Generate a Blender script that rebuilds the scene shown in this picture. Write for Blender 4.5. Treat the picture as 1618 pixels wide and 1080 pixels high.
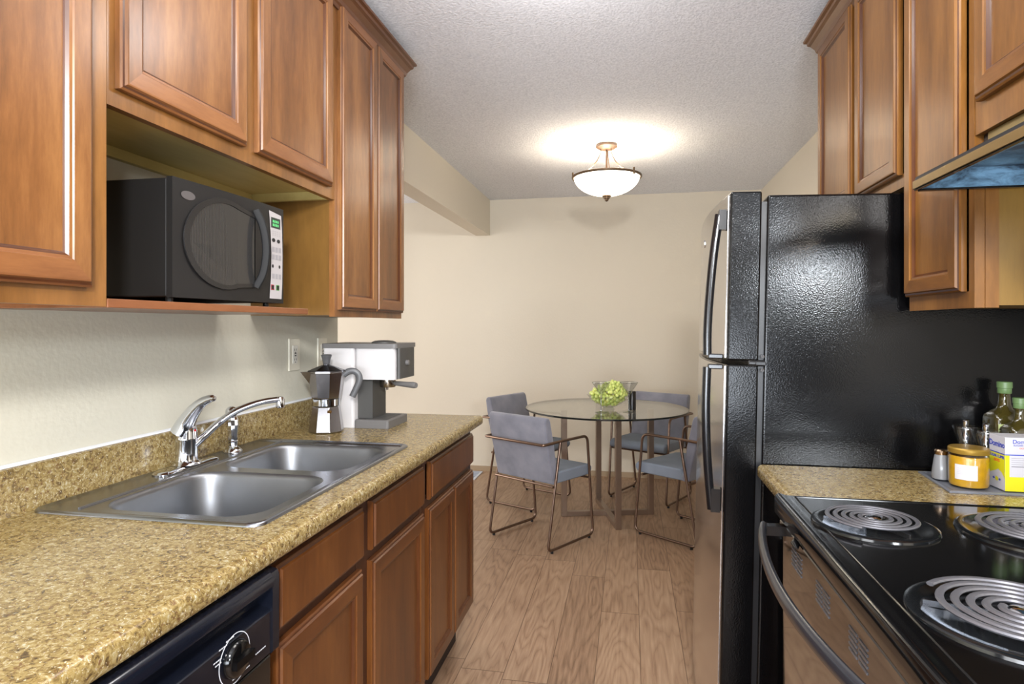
import bpy, bmesh, math, random
from mathutils import Vector, Matrix
random.seed(7)
for o in list(bpy.data.objects): bpy.data.objects.remove(o, do_unlink=True)
SC = bpy.context.scene
COL = SC.collection
PI = math.pi
R = math.radians

# ------------------------------------------------------------------ camera, world, lights, exposure
cam = bpy.data.cameras.new('camera'); camo = bpy.data.objects.new('camera', cam); COL.objects.link(camo)
camo.location = (0, 0, 1.30); camo.rotation_euler = (R(90), 0, R(10.803))
cam.sensor_width = 36; cam.lens = 980.0/1618*36; cam.shift_y = -26/1618; cam.clip_start = .02
SC.camera = camo
SC.view_settings.view_transform = 'Standard'; SC.view_settings.look = 'None'
SC.view_settings.gamma = 1; SC.view_settings.use_curve_mapping = False
SC.view_settings.exposure = 0.58
W = bpy.data.worlds.new('world'); SC.world = W; W.use_nodes = True
W.node_tree.nodes['Background'].inputs[0].default_value = (.75, .85, 1, 1)
W.node_tree.nodes['Background'].inputs[1].default_value = 1.1

def area(name, loc, target, sx, sy, power, color, spread=180):
    l = bpy.data.lights.new(name, 'AREA'); l.shape = 'RECTANGLE'; l.size = sx; l.size_y = sy
    l.energy = power; l.color = color; l.spread = R(spread)
    o = bpy.data.objects.new(name, l); COL.objects.link(o); o.location = loc
    o.rotation_euler = (Vector(target)-Vector(loc)).to_track_quat('-Z', 'Y').to_euler()
    return o
def point(name, loc, power, color, r=.05):
    l = bpy.data.lights.new(name, 'POINT'); l.energy = power; l.color = color; l.shadow_soft_size = r
    o = bpy.data.objects.new(name, l); COL.objects.link(o); o.location = loc; return o
# the kitchen's ceiling lamp, just above the top of the frame
area('kitchen_ceiling_lamp', (-.08, 1.15, 2.40), (-.08, 1.15, 0), .5, .5, 9, (1, .96, .90))
area('added_flash_behind', (.15, -.55, 2.02), (-.5, 2.2, 1.1), .20, .20, 40, (1, .98, .96))  # unseen flash added above the camera to cast the cabinets' wall shadow
point('kitchen_ceiling_lamp_glow', (-.20, 1.82, 2.27), 6.0, (1, .98, .97), .10)
# daylight from the living room behind the camera
area('daylight_behind', (1.75, -2.6, 1.95), (-.1, 3, 1.2), .55, .35, 62, (.88, .94, 1))
area('daylight_behind_left', (-1.9, -2.9, 1.6), (.4, 3, 1.1), 1.6, 1.6, 38, (.95, .97, 1))
# daylight through the patio door in the dining room's left side
area('daylight_patio', (-4.2, 4.0, 1.25), (1, 4.4, 1.0), 2.2, 2.0, 52, (1, .98, .96))
area('added_ceiling_uplight', (-.2, -1.9, .9), (-.1, 1.6, 2.6), 2.2, .8, 78, (.84, .91, 1))  # unseen uplight, added to brighten the ceiling
point('pendant_bulb', (-.145, 3.985, 2.20), 8, (1, .86, .66), .06)

# ------------------------------------------------------------------ helpers
def lin(c):
    return tuple(((v/255)/12.92 if v/255 <= .04045 else ((v/255+.055)/1.055)**2.4) for v in c)
def new_mat(name):
    m = bpy.data.materials.new(name); m.use_nodes = True
    return m, m.node_tree, m.node_tree.nodes['Principled BSDF']
def mat(name, rgb, rough=.5, metal=0, spec=.5, coat=0, bump=None, vary=0, vscale=8):
    m, nt, b = new_mat(name); c = lin(rgb)
    b.inputs['Base Color'].default_value = (*c, 1); b.inputs['Roughness'].default_value = rough
    b.inputs['Metallic'].default_value = metal; b.inputs['Specular IOR Level'].default_value = spec
    b.inputs['Coat Weight'].default_value = coat
    tc = nt.nodes.new('ShaderNodeTexCoord')
    if vary:
        n = nt.nodes.new('ShaderNodeTexNoise'); n.inputs['Scale'].default_value = vscale; n.inputs['Detail'].default_value = 4
        nt.links.new(tc.outputs['Object'], n.inputs['Vector'])
        r = nt.nodes.new('ShaderNodeValToRGB'); nt.links.new(n.outputs['Fac'], r.inputs['Fac'])
        r.color_ramp.elements[0].position = .3; r.color_ramp.elements[1].position = .7
        r.color_ramp.elements[0].color = (*[x*(1-vary) for x in c], 1); r.color_ramp.elements[1].color = (*[min(1, x*(1+vary)) for x in c], 1)
        nt.links.new(r.outputs['Color'], b.inputs['Base Color'])
    if bump:
        sc, st, dist = bump
        n = nt.nodes.new('ShaderNodeTexNoise'); n.inputs['Scale'].default_value = sc; n.inputs['Detail'].default_value = 3
        nt.links.new(tc.outputs['Object'], n.inputs['Vector'])
        bp = nt.nodes.new('ShaderNodeBump'); bp.inputs['Strength'].default_value = st; bp.inputs['Distance'].default_value = dist
        nt.links.new(n.outputs['Fac'], bp.inputs['Height']); nt.links.new(bp.outputs['Normal'], b.inputs['Normal'])
    return m
def wood(name, dark, mid, light, axis='z', rough=.32, scale=1.0, spec=.45, coat=.17):
    """stained maple: soft blotches stretched along the grain, plus fine streaks"""
    m, nt, b = new_mat(name); L = nt.links; N = nt.nodes
    tc = N.new('ShaderNodeTexCoord'); mp = N.new('ShaderNodeMapping')
    k = {'z': (5, 5, .8), 'y': (5, .8, 5), 'x': (.8, 5, 5)}[axis]
    mp.inputs['Scale'].default_value = [v*scale for v in k]
    L.new(tc.outputs['Object'], mp.inputs['Vector'])
    n1 = N.new('ShaderNodeTexNoise'); n1.inputs['Scale'].default_value = 1.6; n1.inputs['Detail'].default_value = 5; n1.inputs['Distortion'].default_value = .6
    n2 = N.new('ShaderNodeTexNoise'); n2.inputs['Scale'].default_value = 14; n2.inputs['Detail'].default_value = 6; n2.inputs['Roughness'].default_value = .7
    L.new(mp.outputs[0], n1.inputs['Vector']); L.new(mp.outputs[0], n2.inputs['Vector'])
    mx = N.new('ShaderNodeMath'); mx.operation = 'MULTIPLY_ADD'; mx.inputs[1].default_value = .35
    L.new(n2.outputs['Fac'], mx.inputs[0])
    ml = N.new('ShaderNodeMath'); ml.operation = 'MULTIPLY'; ml.inputs[1].default_value = .65
    L.new(n1.outputs['Fac'], ml.inputs[0]); L.new(ml.outputs[0], mx.inputs[2])
    r = N.new('ShaderNodeValToRGB'); L.new(mx.outputs[0], r.inputs['Fac'])
    e = r.color_ramp.elements; e[0].position = .34; e[1].position = .66
    e[0].color = (*lin(dark), 1); e[1].color = (*lin(light), 1)
    q = e.new(.5); q.color = (*lin(mid), 1)
    L.new(r.outputs['Color'], b.inputs['Base Color'])
    b.inputs['Roughness'].default_value = rough; b.inputs['Specular IOR Level'].default_value = spec
    b.inputs['Coat Weight'].default_value = coat; b.inputs['Coat Roughness'].default_value = .22
    return m
def thin_glass(name, tint, rough=.0, gloss=1.0, ior=1.45):
    m = bpy.data.materials.new(name); m.use_nodes = True; nt = m.node_tree; N = nt.nodes; L = nt.links
    N.remove(N['Principled BSDF']); out = N['Material Output']
    f = N.new('ShaderNodeFresnel'); geo = N.new('ShaderNodeNewGeometry'); mi = N.new('ShaderNodeMix'); mi.data_type = 'FLOAT'
    L.new(geo.outputs['Backfacing'], mi.inputs['Factor']); mi.inputs['A'].default_value = ior; mi.inputs['B'].default_value = 1/ior
    L.new(mi.outputs['Result'], f.inputs['IOR'])
    t = N.new('ShaderNodeBsdfTransparent'); t.inputs[0].default_value = (*tint, 1)
    g = N.new('ShaderNodeBsdfGlossy'); g.inputs['Roughness'].default_value = rough; g.inputs[0].default_value = (gloss, gloss, gloss, 1)
    mx = N.new('ShaderNodeMixShader'); L.new(f.outputs[0], mx.inputs[0]); L.new(t.outputs[0], mx.inputs[1]); L.new(g.outputs[0], mx.inputs[2])
    L.new(mx.outputs[0], out.inputs['Surface']); return m
def emit(name, rgb, s):
    m, nt, b = new_mat(name); b.inputs['Base Color'].default_value = (*rgb, 1)
    b.inputs['Emission Color'].default_value = (*rgb, 1); b.inputs['Emission Strength'].default_value = s; return m

def link(o, parent=None):
    COL.objects.link(o)
    if parent is not None: o.parent = parent
    return o
def obj(name, bm, m, parent=None, smooth=False, loc=None, bevel=0, bseg=2, recalc=True):
    """bm is in world coordinates unless the parent is an Empty, whose location is then taken off"""
    if recalc: bmesh.ops.recalc_face_normals(bm, faces=bm.faces)
    if parent is not None:
        off = Vector(parent.location)
        p = parent
        while p.parent is not None: p = p.parent; off += Vector(p.location)
        bmesh.ops.translate(bm, verts=bm.verts, vec=-off)
    elif loc is not None:
        bmesh.ops.translate(bm, verts=bm.verts, vec=-Vector(loc))
    me = bpy.data.meshes.new(name); bm.to_mesh(me); bm.free()
    for mm in (m if isinstance(m, (list, tuple)) else [m]): me.materials.append(mm)
    o = bpy.data.objects.new(name, me); link(o, parent)
    if loc is not None and parent is None: o.location = loc
    if smooth:
        for p in me.polygons: p.use_smooth = True
        me.set_sharp_from_angle(angle=R(38))
    if bevel:
        md = o.modifiers.new('bevel', 'BEVEL'); md.width = bevel; md.segments = bseg; md.limit_method = 'ANGLE'; md.angle_limit = R(40)
    return o
def thing(name, label, cat, loc=(0, 0, 0), rotz=0, group=None):
    o = bpy.data.objects.new(name, None); o.empty_display_size = .05; COL.objects.link(o)
    o.location = loc; o.rotation_euler = (0, 0, rotz); o['label'] = label; o['category'] = cat
    if group: o['group'] = group
    return o
def tag(o, label, cat, group=None):
    o['label'] = label; o['category'] = cat
    if group: o['group'] = group
    return o
def struct(o, label=None, cat=None):
    o['kind'] = 'structure'
    if label: o['label'] = label; o['category'] = cat
    return o
def BM(): return bmesh.new()
def box(bm, x0, x1, y0, y1, z0, z1, mi=0):
    v = [bm.verts.new(p) for p in ((x0, y0, z0), (x1, y0, z0), (x1, y1, z0), (x0, y1, z0), (x0, y0, z1), (x1, y0, z1), (x1, y1, z1), (x0, y1, z1))]
    for f in ((0, 3, 2, 1), (4, 5, 6, 7), (0, 1, 5, 4), (1, 2, 6, 5), (2, 3, 7, 6), (3, 0, 4, 7)):
        fc = bm.faces.new([v[i] for i in f]); fc.material_index = mi
    return v
def extr(bm, pts, axis, a0, a1, mi=0, caps=True):
    """closed 2-D profile swept along an axis. axis y: pts are (x,z); axis x: (y,z); axis z: (x,y)"""
    def P(p, a):
        return {'y': (p[0], a, p[1]), 'x': (a, p[0], p[1]), 'z': (p[0], p[1], a)}[axis]
    A = [bm.verts.new(P(p, a0)) for p in pts]; B = [bm.verts.new(P(p, a1)) for p in pts]; n = len(pts)
    for i in range(n):
        f = bm.faces.new((A[i], A[(i+1) % n], B[(i+1) % n], B[i])); f.material_index = mi
    if caps:
        f = bm.faces.new(A); f.material_index = mi; f = bm.faces.new(B[::-1]); f.material_index = mi
def lathe(bm, prof, c, n=32, axis='z', mi=0, cap=True, arc=None):
    """prof: list of (r, h)"""
    rings = []
    for r, h in prof:
        ring = []
        for i in range(n):
            a = 2*PI*i/n
            u, v = r*math.cos(a), r*math.sin(a)
            p = {'z': (u, v, h), 'x': (h, u, v), 'y': (u, h, v)}[axis]
            ring.append(bm.verts.new((c[0]+p[0], c[1]+p[1], c[2]+p[2])))
        rings.append(ring)
    for a, b in zip(rings, rings[1:]):
        for i in range(n):
            f = bm.faces.new((a[i], a[(i+1) % n], b[(i+1) % n], b[i])); f.material_index = mi
    if cap:
        for ring, e in ((rings[0], prof[0]), (rings[-1], prof[-1])):
            if e[0] > 1e-5:
                f = bm.faces.new(ring); f.material_index = mi
    return rings
def fillet(pts, r, seg=5):
    pts = [Vector(p) for p in pts]; out = [pts[0]]
    for a, b, c in zip(pts, pts[1:], pts[2:]):
        d1 = (a-b); d2 = (c-b); l = min(r, d1.length*.49, d2.length*.49)
        p, q = b+d1.normalized()*l, b+d2.normalized()*l
        for i in range(seg+1):
            t = i/seg; out.append((1-t)**2*p+2*t*(1-t)*b+t*t*q)
    out.append(pts[-1]); return out
def tube(bm, pts, r, n=10, closed=False, mi=0, flat=None, up=None, caps=True):
    """r may be a number or a list; flat=(a,b) gives an elliptical section"""
    pts = [Vector(p) for p in pts]; m = len(pts)
    T = []
    for i in range(m):
        if closed: t = pts[(i+1) % m]-pts[i-1]
        else: t = pts[min(i+1, m-1)]-pts[max(i-1, 0)]
        T.append(t.normalized())
    u = Vector(up) if up else (Vector((0, 0, 1)) if abs(T[0].z) < .9 else Vector((1, 0, 0)))
    U = (u-T[0]*u.dot(T[0])).normalized(); rings = []
    for i in range(m):
        if up: U = (Vector(up)-T[i]*Vector(up).dot(T[i])).normalized()
        else: U = (U-T[i]*U.dot(T[i])).normalized()
        V = T[i].cross(U); rr = r[i] if isinstance(r, (list, tuple)) else r
        fa, fb = flat if flat else (1, 1)
        if isinstance(fa, (list, tuple)): fa = fa[i]
        rings.append([bm.verts.new(pts[i]+U*math.cos(2*PI*k/n)*rr*fa+V*math.sin(2*PI*k/n)*rr*fb) for k in range(n)])
    pr = list(zip(rings, rings[1:]))+([(rings[-1], rings[0])] if closed else [])
    for a, b in pr:
        for k in range(n):
            f = bm.faces.new((a[k], a[(k+1) % n], b[(k+1) % n], b[k])); f.material_index = mi
    if caps and not closed:
        f = bm.faces.new(rings[0]); f.material_index = mi; f = bm.faces.new(rings[-1][::-1]); f.material_index = mi
def spline(P, n=8):
    P = [Vector(p) for p in P]; out = []
    Q = [2*P[0]-P[1]]+P+[2*P[-1]-P[-2]]
    for i in range(1, len(Q)-2):
        for k in range(n):
            t = k/n; a, b, c, d = Q[i-1:i+3]
            out.append(.5*((2*b)+(c-a)*t+(2*a-5*b+4*c-d)*t*t+(3*b-a-3*c+d)*t**3))
    out.append(P[-1]); return out
def rrect(x0, x1, y0, y1, r, seg=6):
    out = []
    for cx, cy, a0 in ((x1-r, y1-r, 0), (x0+r, y1-r, 90), (x0+r, y0+r, 180), (x1-r, y0+r, 270)):
        for i in range(seg+1):
            a = R(a0+90*i/seg); out.append((cx+r*math.cos(a), cy+r*math.sin(a)))
    return out
def loft(bm, loops, cap0=True, cap1=True, mi=0):
    L = [[bm.verts.new(p) for p in lp] for lp in loops]; n = len(L[0])
    for a, b in zip(L, L[1:]):
        for i in range(n):
            f = bm.faces.new((a[i], a[(i+1) % n], b[(i+1) % n], b[i])); f.material_index = mi
    if cap0: bm.faces.new(L[0]).material_index = mi
    if cap1: bm.faces.new(L[-1]).material_index = mi
    return L
def plate_with_holes(bm, outer, holes, z, mi=0):
    es = []; LV = []
    for lp in [outer]+holes:
        vs = [bm.verts.new((p[0], p[1], z)) for p in lp]; LV.append(vs)
        es += [bm.edges.new((vs[i], vs[(i+1) % len(vs)])) for i in range(len(vs))]
    r = bmesh.ops.triangle_fill(bm, use_beauty=True, use_dissolve=False, edges=es)
    for g in r['geom']:
        if isinstance(g, bmesh.types.BMFace): g.material_index = mi
    return LV
def text_bm(txt, size, M, depth=.0004, bold=0):
    cu = bpy.data.curves.new('lettering', 'FONT'); cu.body = txt; cu.size = size; cu.extrude = depth; cu.offset = bold
    cu.align_x = 'CENTER'; cu.align_y = 'CENTER'
    o = bpy.data.objects.new('lettering', cu); COL.objects.link(o)
    dg = bpy.context.evaluated_depsgraph_get(); dg.update()
    me = bpy.data.meshes.new_from_object(o.evaluated_get(dg))
    bm = BM(); bm.from_mesh(me); bpy.data.objects.remove(o, do_unlink=True); bpy.data.curves.remove(cu); bpy.data.meshes.remove(me)
    bmesh.ops.transform(bm, matrix=M, verts=bm.verts); return bm
def frameM(origin, xdir, ydir):
    x = Vector(xdir).normalized(); y = Vector(ydir).normalized(); z = x.cross(y)
    M = Matrix((x, y, z)).transposed().to_4x4(); M.translation = Vector(origin); return M
def dup_tree(o, parent=None):
    c = o.copy(); COL.objects.link(c)
    if parent is not None: c.parent = parent
    for ch in [k for k in bpy.data.objects if k.parent == o]: dup_tree(ch, c)
    return c

# ------------------------------------------------------------------ materials
WD = wood('stained_maple', (84, 52, 25), (118, 76, 40), (144, 99, 56))
WDH = wood('stained_maple_across', (92, 54, 28), (118, 74, 41), (140, 93, 55), axis='y')
WL = wood('stained_maple_shaded', (72, 38, 14), (92, 52, 21), (112, 68, 30))  # darker copy of the maple: weaker light low down put into the colour
WLH = wood('stained_maple_shaded_across', (70, 37, 14), (90, 50, 21), (108, 65, 29), axis='y')
WR = wood('stained_maple_right', (90, 56, 20), (116, 76, 32), (138, 94, 44), coat=.08, spec=.35)
WRH = wood('stained_maple_right_across', (84, 51, 19), (110, 70, 30), (130, 87, 41), axis='y', coat=.08, spec=.35)
WF = wood('frame_maple', (94, 60, 24), (118, 78, 36), (138, 94, 47))
WFL = wood('frame_maple_shaded', (46, 24, 16), (58, 32, 20), (70, 40, 25))  # frame maple darkened: shadow between the lower fronts put into the colour
VEN = wood('carcass_veneer', (184, 164, 100), (196, 178, 112), (206, 190, 124), axis='y', rough=.5, scale=.6, coat=0)
VENR = wood('right_side_veneer', (92, 64, 18), (112, 82, 26), (128, 96, 34), rough=.42, scale=.6, coat=.1)
GLZ = wood('glazed_groove', (58, 30, 14), (72, 38, 18), (88, 50, 24))
VENS = wood('carcass_side_veneer', (100, 70, 28), (118, 84, 36), (134, 98, 46), rough=.42, scale=.6, coat=.1)
BLACK = mat('black_enamel', (8, 8, 9), rough=.12, spec=.4)
BLACKM = mat('black_plastic', (22, 22, 24), rough=.35)
DARKGAP = mat('dark_gap', (8, 7, 7), rough=.8)
CHROME = mat('chrome', (215, 218, 224), rough=.08, metal=1)
WHITEP = mat('white_plastic', (225, 222, 212), rough=.4)
INK = mat('dark_ink', (30, 30, 32), rough=.5)
PRINT = mat('white_print', (215, 218, 225), rough=.5)

def wall_mat(name, rgb):
    m, nt, b = new_mat(name); N = nt.nodes; L = nt.links
    b.inputs['Base Color'].default_value = (*lin(rgb), 1); b.inputs['Roughness'].default_value = .62; b.inputs['Specular IOR Level'].default_value = .3
    tc = N.new('ShaderNodeTexCoord'); n = N.new('ShaderNodeTexNoise'); n.inputs['Scale'].default_value = 60; n.inputs['Detail'].default_value = 2
    L.new(tc.outputs['Object'], n.inputs['Vector']); bp = N.new('ShaderNodeBump'); bp.inputs['Strength'].default_value = .25; bp.inputs['Distance'].default_value = .003
    L.new(n.outputs['Fac'], bp.inputs['Height']); L.new(bp.outputs['Normal'], b.inputs['Normal']); return m
WALL = wall_mat('beige_wall_paint', (212, 203, 186))
WALLD = wall_mat('dark_unseen_wall', (120, 108, 94))  # unseen walls behind, made dark so the fridge side reflects black
WALLK = wall_mat('kitchen_wall_paint', (206, 203, 188))
TRIM = mat('trim_taupe', (168, 146, 118), rough=.5)
def ceil_mat():
    m, nt, b = new_mat('popcorn_ceiling'); N = nt.nodes; L = nt.links
    b.inputs['Roughness'].default_value = .95; b.inputs['Specular IOR Level'].default_value = .1
    tc = N.new('ShaderNodeTexCoord'); v = N.new('ShaderNodeTexNoise'); v.inputs['Scale'].default_value = 95; v.inputs['Detail'].default_value = 5; v.inputs['Roughness'].default_value = .65
    L.new(tc.outputs['Object'], v.inputs['Vector'])
    r = N.new('ShaderNodeValToRGB'); L.new(v.outputs['Fac'], r.inputs['Fac'])
    r.color_ramp.elements[0].position = .3; r.color_ramp.elements[0].color = (*lin((212, 215, 222)), 1)
    r.color_ramp.elements[1].position = .6; r.color_ramp.elements[1].color = (*lin((240, 242, 248)), 1)
    L.new(r.outputs['Color'], b.inputs['Base Color'])
    bp = N.new('ShaderNodeBump'); bp.inputs['Strength'].default_value = .8; bp.inputs['Distance'].default_value = .008
    L.new(v.outputs['Fac'], bp.inputs['Height']); L.new(bp.outputs['Normal'], b.inputs['Normal']); return m
CEIL = ceil_mat()
def laminate():
    m, nt, b = new_mat('speckled_laminate'); N = nt.nodes; L = nt.links
    b.inputs['Roughness'].default_value = .24; b.inputs['Specular IOR Level'].default_value = .5
    tc = N.new('ShaderNodeTexCoord')
    def noise(s, d, dist=0, rough=.6):
        n = N.new('ShaderNodeTexNoise'); n.inputs['Scale'].default_value = s; n.inputs['Detail'].default_value = d
        n.inputs['Distortion'].default_value = dist; n.inputs['Roughness'].default_value = rough
        L.new(tc.outputs['Object'], n.inputs['Vector']); return n
    def ramp(src, stops):
        r = N.new('ShaderNodeValToRGB'); L.new(src, r.inputs['Fac']); e = r.color_ramp.elements
        e[0].position, e[0].color = stops[0][0], (*stops[0][1], 1); e[1].position, e[1].color = stops[-1][0], (*stops[-1][1], 1)
        for p, c in stops[1:-1]: e.new(p).color = (*c, 1)
        return r
    a = noise(98, 6, .9, .66)
    base = ramp(a.outputs['Fac'], [(.34, lin((72, 56, 36))), (.42, lin((112, 93, 56))), (.50, lin((140, 119, 73))), (.58, lin((153, 136, 92))), (.67, lin((172, 165, 140)))])
    s = noise(210, 3, .3, .7); sp = ramp(s.outputs['Fac'], [(.60, (0, 0, 0)), (.68, (1, 1, 1))])
    m1 = N.new('ShaderNodeMix'); m1.data_type = 'RGBA'; L.new(sp.outputs['Color'], m1.inputs['Factor']); L.new(base.outputs['Color'], m1.inputs['A']); m1.inputs['B'].default_value = (*lin((208, 200, 176)), 1)
    s2 = noise(88, 4, .6, .7); s2.inputs['Scale'].default_value = 130
    mp = N.new('ShaderNodeMapping'); mp.inputs['Location'].default_value = (3.1, 7.7, 1.3); L.new(tc.outputs['Object'], mp.inputs['Vector']); L.new(mp.outputs[0], s2.inputs['Vector'])
    sp2 = ramp(s2.outputs['Fac'], [(.57, (0, 0, 0)), (.65, (.85, .85, .85))])
    m2 = N.new('ShaderNodeMix'); m2.data_type = 'RGBA'; L.new(sp2.outputs['Color'], m2.inputs['Factor']); L.new(m1.outputs['Result'], m2.inputs['A']); m2.inputs['B'].default_value = (*lin((98, 66, 42)), 1)
    L.new(m2.outputs['Result'], b.inputs['Base Color']); return m
LAM = laminate()
def floor_mat():
    m, nt, b = new_mat('oak_plank_floor'); N = nt.nodes; L = nt.links
    def M(op, a, bb=None, c=None):
        n = N.new('ShaderNodeMath'); n.operation = op
        for i, v in enumerate((a, bb, c)):
            if v is None: continue
            if isinstance(v, (int, float)): n.inputs[i].default_value = v
            else: L.new(v, n.inputs[i])
        return n.outputs[0]
    tc = N.new('ShaderNodeTexCoord'); s = N.new('ShaderNodeSeparateXYZ'); L.new(tc.outputs['Object'], s.inputs[0])
    PW, PL = .172, 1.22
    u = M('DIVIDE', M('ADD', s.outputs[0], -.039), PW); iu = M('FLOOR', u); fu = M('SUBTRACT', u, iu)
    wn = N.new('ShaderNodeTexWhiteNoise'); wn.noise_dimensions = '1D'; L.new(iu, wn.inputs['W'])
    v = M('ADD', M('DIVIDE', s.outputs[1], PL), M('MULTIPLY', wn.outputs['Value'], 3.7)); iv = M('FLOOR', v); fv = M('SUBTRACT', v, iv)
    w2 = N.new('ShaderNodeTexWhiteNoise'); w2.noise_dimensions = '2D'; cb = N.new('ShaderNodeCombineXYZ'); L.new(iu, cb.inputs[0]); L.new(iv, cb.inputs[1]); L.new(cb.outputs[0], w2.inputs['Vector'])
    rnd = w2.outputs['Value']
    # grain: contour lines of a stretched noise field, offset for each plank
    c2 = N.new('ShaderNodeCombineXYZ'); L.new(M('MULTIPLY_ADD', rnd, 37.0, M('MULTIPLY', s.outputs[0], 5.5)), c2.inputs[0]); L.new(M('MULTIPLY_ADD', rnd, 11.0, M('MULTIPLY', s.outputs[1], .8)), c2.inputs[1])
    n = N.new('ShaderNodeTexNoise'); n.inputs['Scale'].default_value = 1.0; n.inputs['Detail'].default_value = 3; n.inputs['Roughness'].default_value = .45; L.new(c2.outputs[0], n.inputs['Vector'])
    ring = M('FRACT', M('MULTIPLY', n.outputs['Fac'], 17.0))
    ring = M('POWER', M('MULTIPLY', M('ABSOLUTE', M('SUBTRACT', ring, .5)), 2.0), .45)
    c3 = N.new('ShaderNodeCombineXYZ'); L.new(M('MULTIPLY_ADD', rnd, 17.0, M('MULTIPLY', s.outputs[0], 110.0)), c3.inputs[0]); L.new(M('MULTIPLY', s.outputs[1], 5.0), c3.inputs[1])
    nf = N.new('ShaderNodeTexNoise'); nf.inputs['Scale'].default_value = 1.0; nf.inputs['Detail'].default_value = 4; nf.inputs['Roughness'].default_value = .6; L.new(c3.outputs[0], nf.inputs['Vector'])
    val = M('ADD', M('MULTIPLY_ADD', ring, .26, -.055), M('MULTIPLY', nf.outputs['Fac'], .62))
    val = M('ADD', val, M('MULTIPLY', M('SUBTRACT', rnd, .5), .17))
    r = N.new('ShaderNodeValToRGB'); L.new(val, r.inputs['Fac']); e = r.color_ramp.elements
    e[0].position = .12; e[0].color = (*lin((112, 86, 66)), 1); e[1].position = .82; e[1].color = (*lin((184, 156, 128)), 1)
    e.new(.42).color = (*lin((152, 122, 97)), 1)
    # seams
    def near(f, w): return M('MAXIMUM', M('LESS_THAN', f, w), M('GREATER_THAN', f, 1-w))
    seam = M('MAXIMUM', near(fu, .009), near(fv, .0016))
    mx = N.new('ShaderNodeMix'); mx.data_type = 'RGBA'; L.new(M('MULTIPLY', seam, .75), mx.inputs['Factor']); L.new(r.outputs['Color'], mx.inputs['A']); mx.inputs['B'].default_value = (*lin((80, 56, 40)), 1)
    L.new(mx.outputs['Result'], b.inputs['Base Color']); b.inputs['Roughness'].default_value = .38; b.inputs['Specular IOR Level'].default_value = .4
    bp = N.new('ShaderNodeBump'); bp.inputs['Strength'].default_value = .12; bp.inputs['Distance'].default_value = .001; L.new(val, bp.inputs['Height']); L.new(bp.outputs['Normal'], b.inputs['Normal'])
    return m
FLOOR = floor_mat()

# ------------------------------------------------------------------ the room
FZ = -.033; CZ = 2.45; YB = 5.55; XR = 1.09; XK = -1.25; XO = -4.5; YF = -3.6; XRB = 3.2
def sbox(name, m, *b, label=None, cat=None):
    bm = BM(); box(bm, *b); return struct(obj(name, bm, m), label, cat)
sbox('floor', FLOOR, XO-.1, XRB+.1, YF-.1, YB+.1, FZ-.1, FZ)
sbox('ceiling', CEIL, XO-.1, XRB+.1, YF-.1, YB+.1, CZ, CZ+.1)
sbox('wall_back', WALL, XO-.1, XR+.1, YB, YB+.1, FZ, CZ)
sbox('wall_right', WALL, XR, XR+.1, .15, YB, FZ, CZ)
sbox('wall_kitchen_left', WALLK, XK-.13, XK, -.6, 2.507, FZ, CZ)
sbox('wall_outer_left', WALL, XO-.1, XO, YF, YB, FZ, CZ)
sbox('wall_front', WALLD, XO, XRB, YF-.1, YF, FZ, CZ)
sbox('wall_outer_right', WALLD, XRB, XRB+.1, YF, .15, FZ, CZ)
sbox('trim_beam', WALL, XK-.145, XK-.015, 2.507, YB, 2.125, CZ)
sbox('baseboard_back', TRIM, XO, XR, YB-.012, YB, FZ, .012)
sbox('baseboard_right', TRIM, XR-.012, XR, 2.60, YB-.013, FZ, .012)

# pale slatted plate on the floor by the back wall
t = thing('pale_floor_plate', 'pale slatted floor plate by the back wall behind the lower cabinets', 'floor vent', (-1.42, 5.36, FZ))
bm = BM(); box(bm, -1.52, -1.32, 5.20, 5.50, FZ, FZ+.006); obj('plate_frame', bm, mat('plate_white', (205, 212, 224), rough=.35), t)
bm = BM()
for k in range(9): box(bm, -1.50, -1.34, 5.225+k*.03, 5.233+k*.03, FZ+.006, FZ+.009)
obj('louvre', bm, mat('plate_grey', (140, 148, 165), rough=.4), t)

# ------------------------------------------------------------------ cabinet pieces
def panel_door(name, y0, y1, z0, z1, xb, sgn, mats, parent, th=.02, fw=.056, slab=False):
    """door in a plane of constant x; back at xb, front towards sgn"""
    bm = BM()
    prof = [(0, 0), (0, th-.009), (.0035, th-.006), (.0075, th-.005), (.010, th-.0005), (.013, th)]
    if not slab: prof += [(fw-.012, th), (fw-.010, th-.0025), (fw-.005, th-.0035), (fw-.001, th-.008), (fw+.0015, th-.010)]
    loops = []
    for ins, d in prof:
        x = xb+sgn*d
        loops.append([bm.verts.new(p) for p in ((x, y0+ins, z0+ins), (x, y1-ins, z0+ins), (x, y1-ins, z1-ins), (x, y0+ins, z1-ins))])
    GI = (2, 8, 9) if not slab else (2,)
    for ri, (a, b) in enumerate(zip(loops, loops[1:])):
        for i in range(4):
            f = bm.faces.new((a[i], a[(i+1) % 4], b[(i+1) % 4], b[i])); f.material_index = (2 if ri in GI else (1 if i in (0, 2) and not slab else 0))
    bm.faces.new(loops[0]); bm.faces.new(loops[-1])
    return obj(name, bm, list(mats)+[GLZ], parent)
def carcass(bm, x0, x1, y0, y1, z0, z1, t=.016, bottom_up=0, top=True):
    """open-fronted box of boards between the wall and the face frame"""
    box(bm, x0, x1, y0, y0+t, z0, z1); box(bm, x0, x1, y1-t, y1, z0, z1)
    box(bm, x0, x1, y0+t, y1-t, z0+bottom_up, z0+bottom_up+t)
    if top: box(bm, x0, x1, y0+t, y1-t, z1-t, z1)
    bx = x0 if abs(x0) > abs(x1) else x1
    s = 1 if bx < 0 else -1
    a, b = sorted((bx, bx+s*.006)); box(bm, a, b, y0+t, y1-t, z0+bottom_up+t, z1-t)
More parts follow.
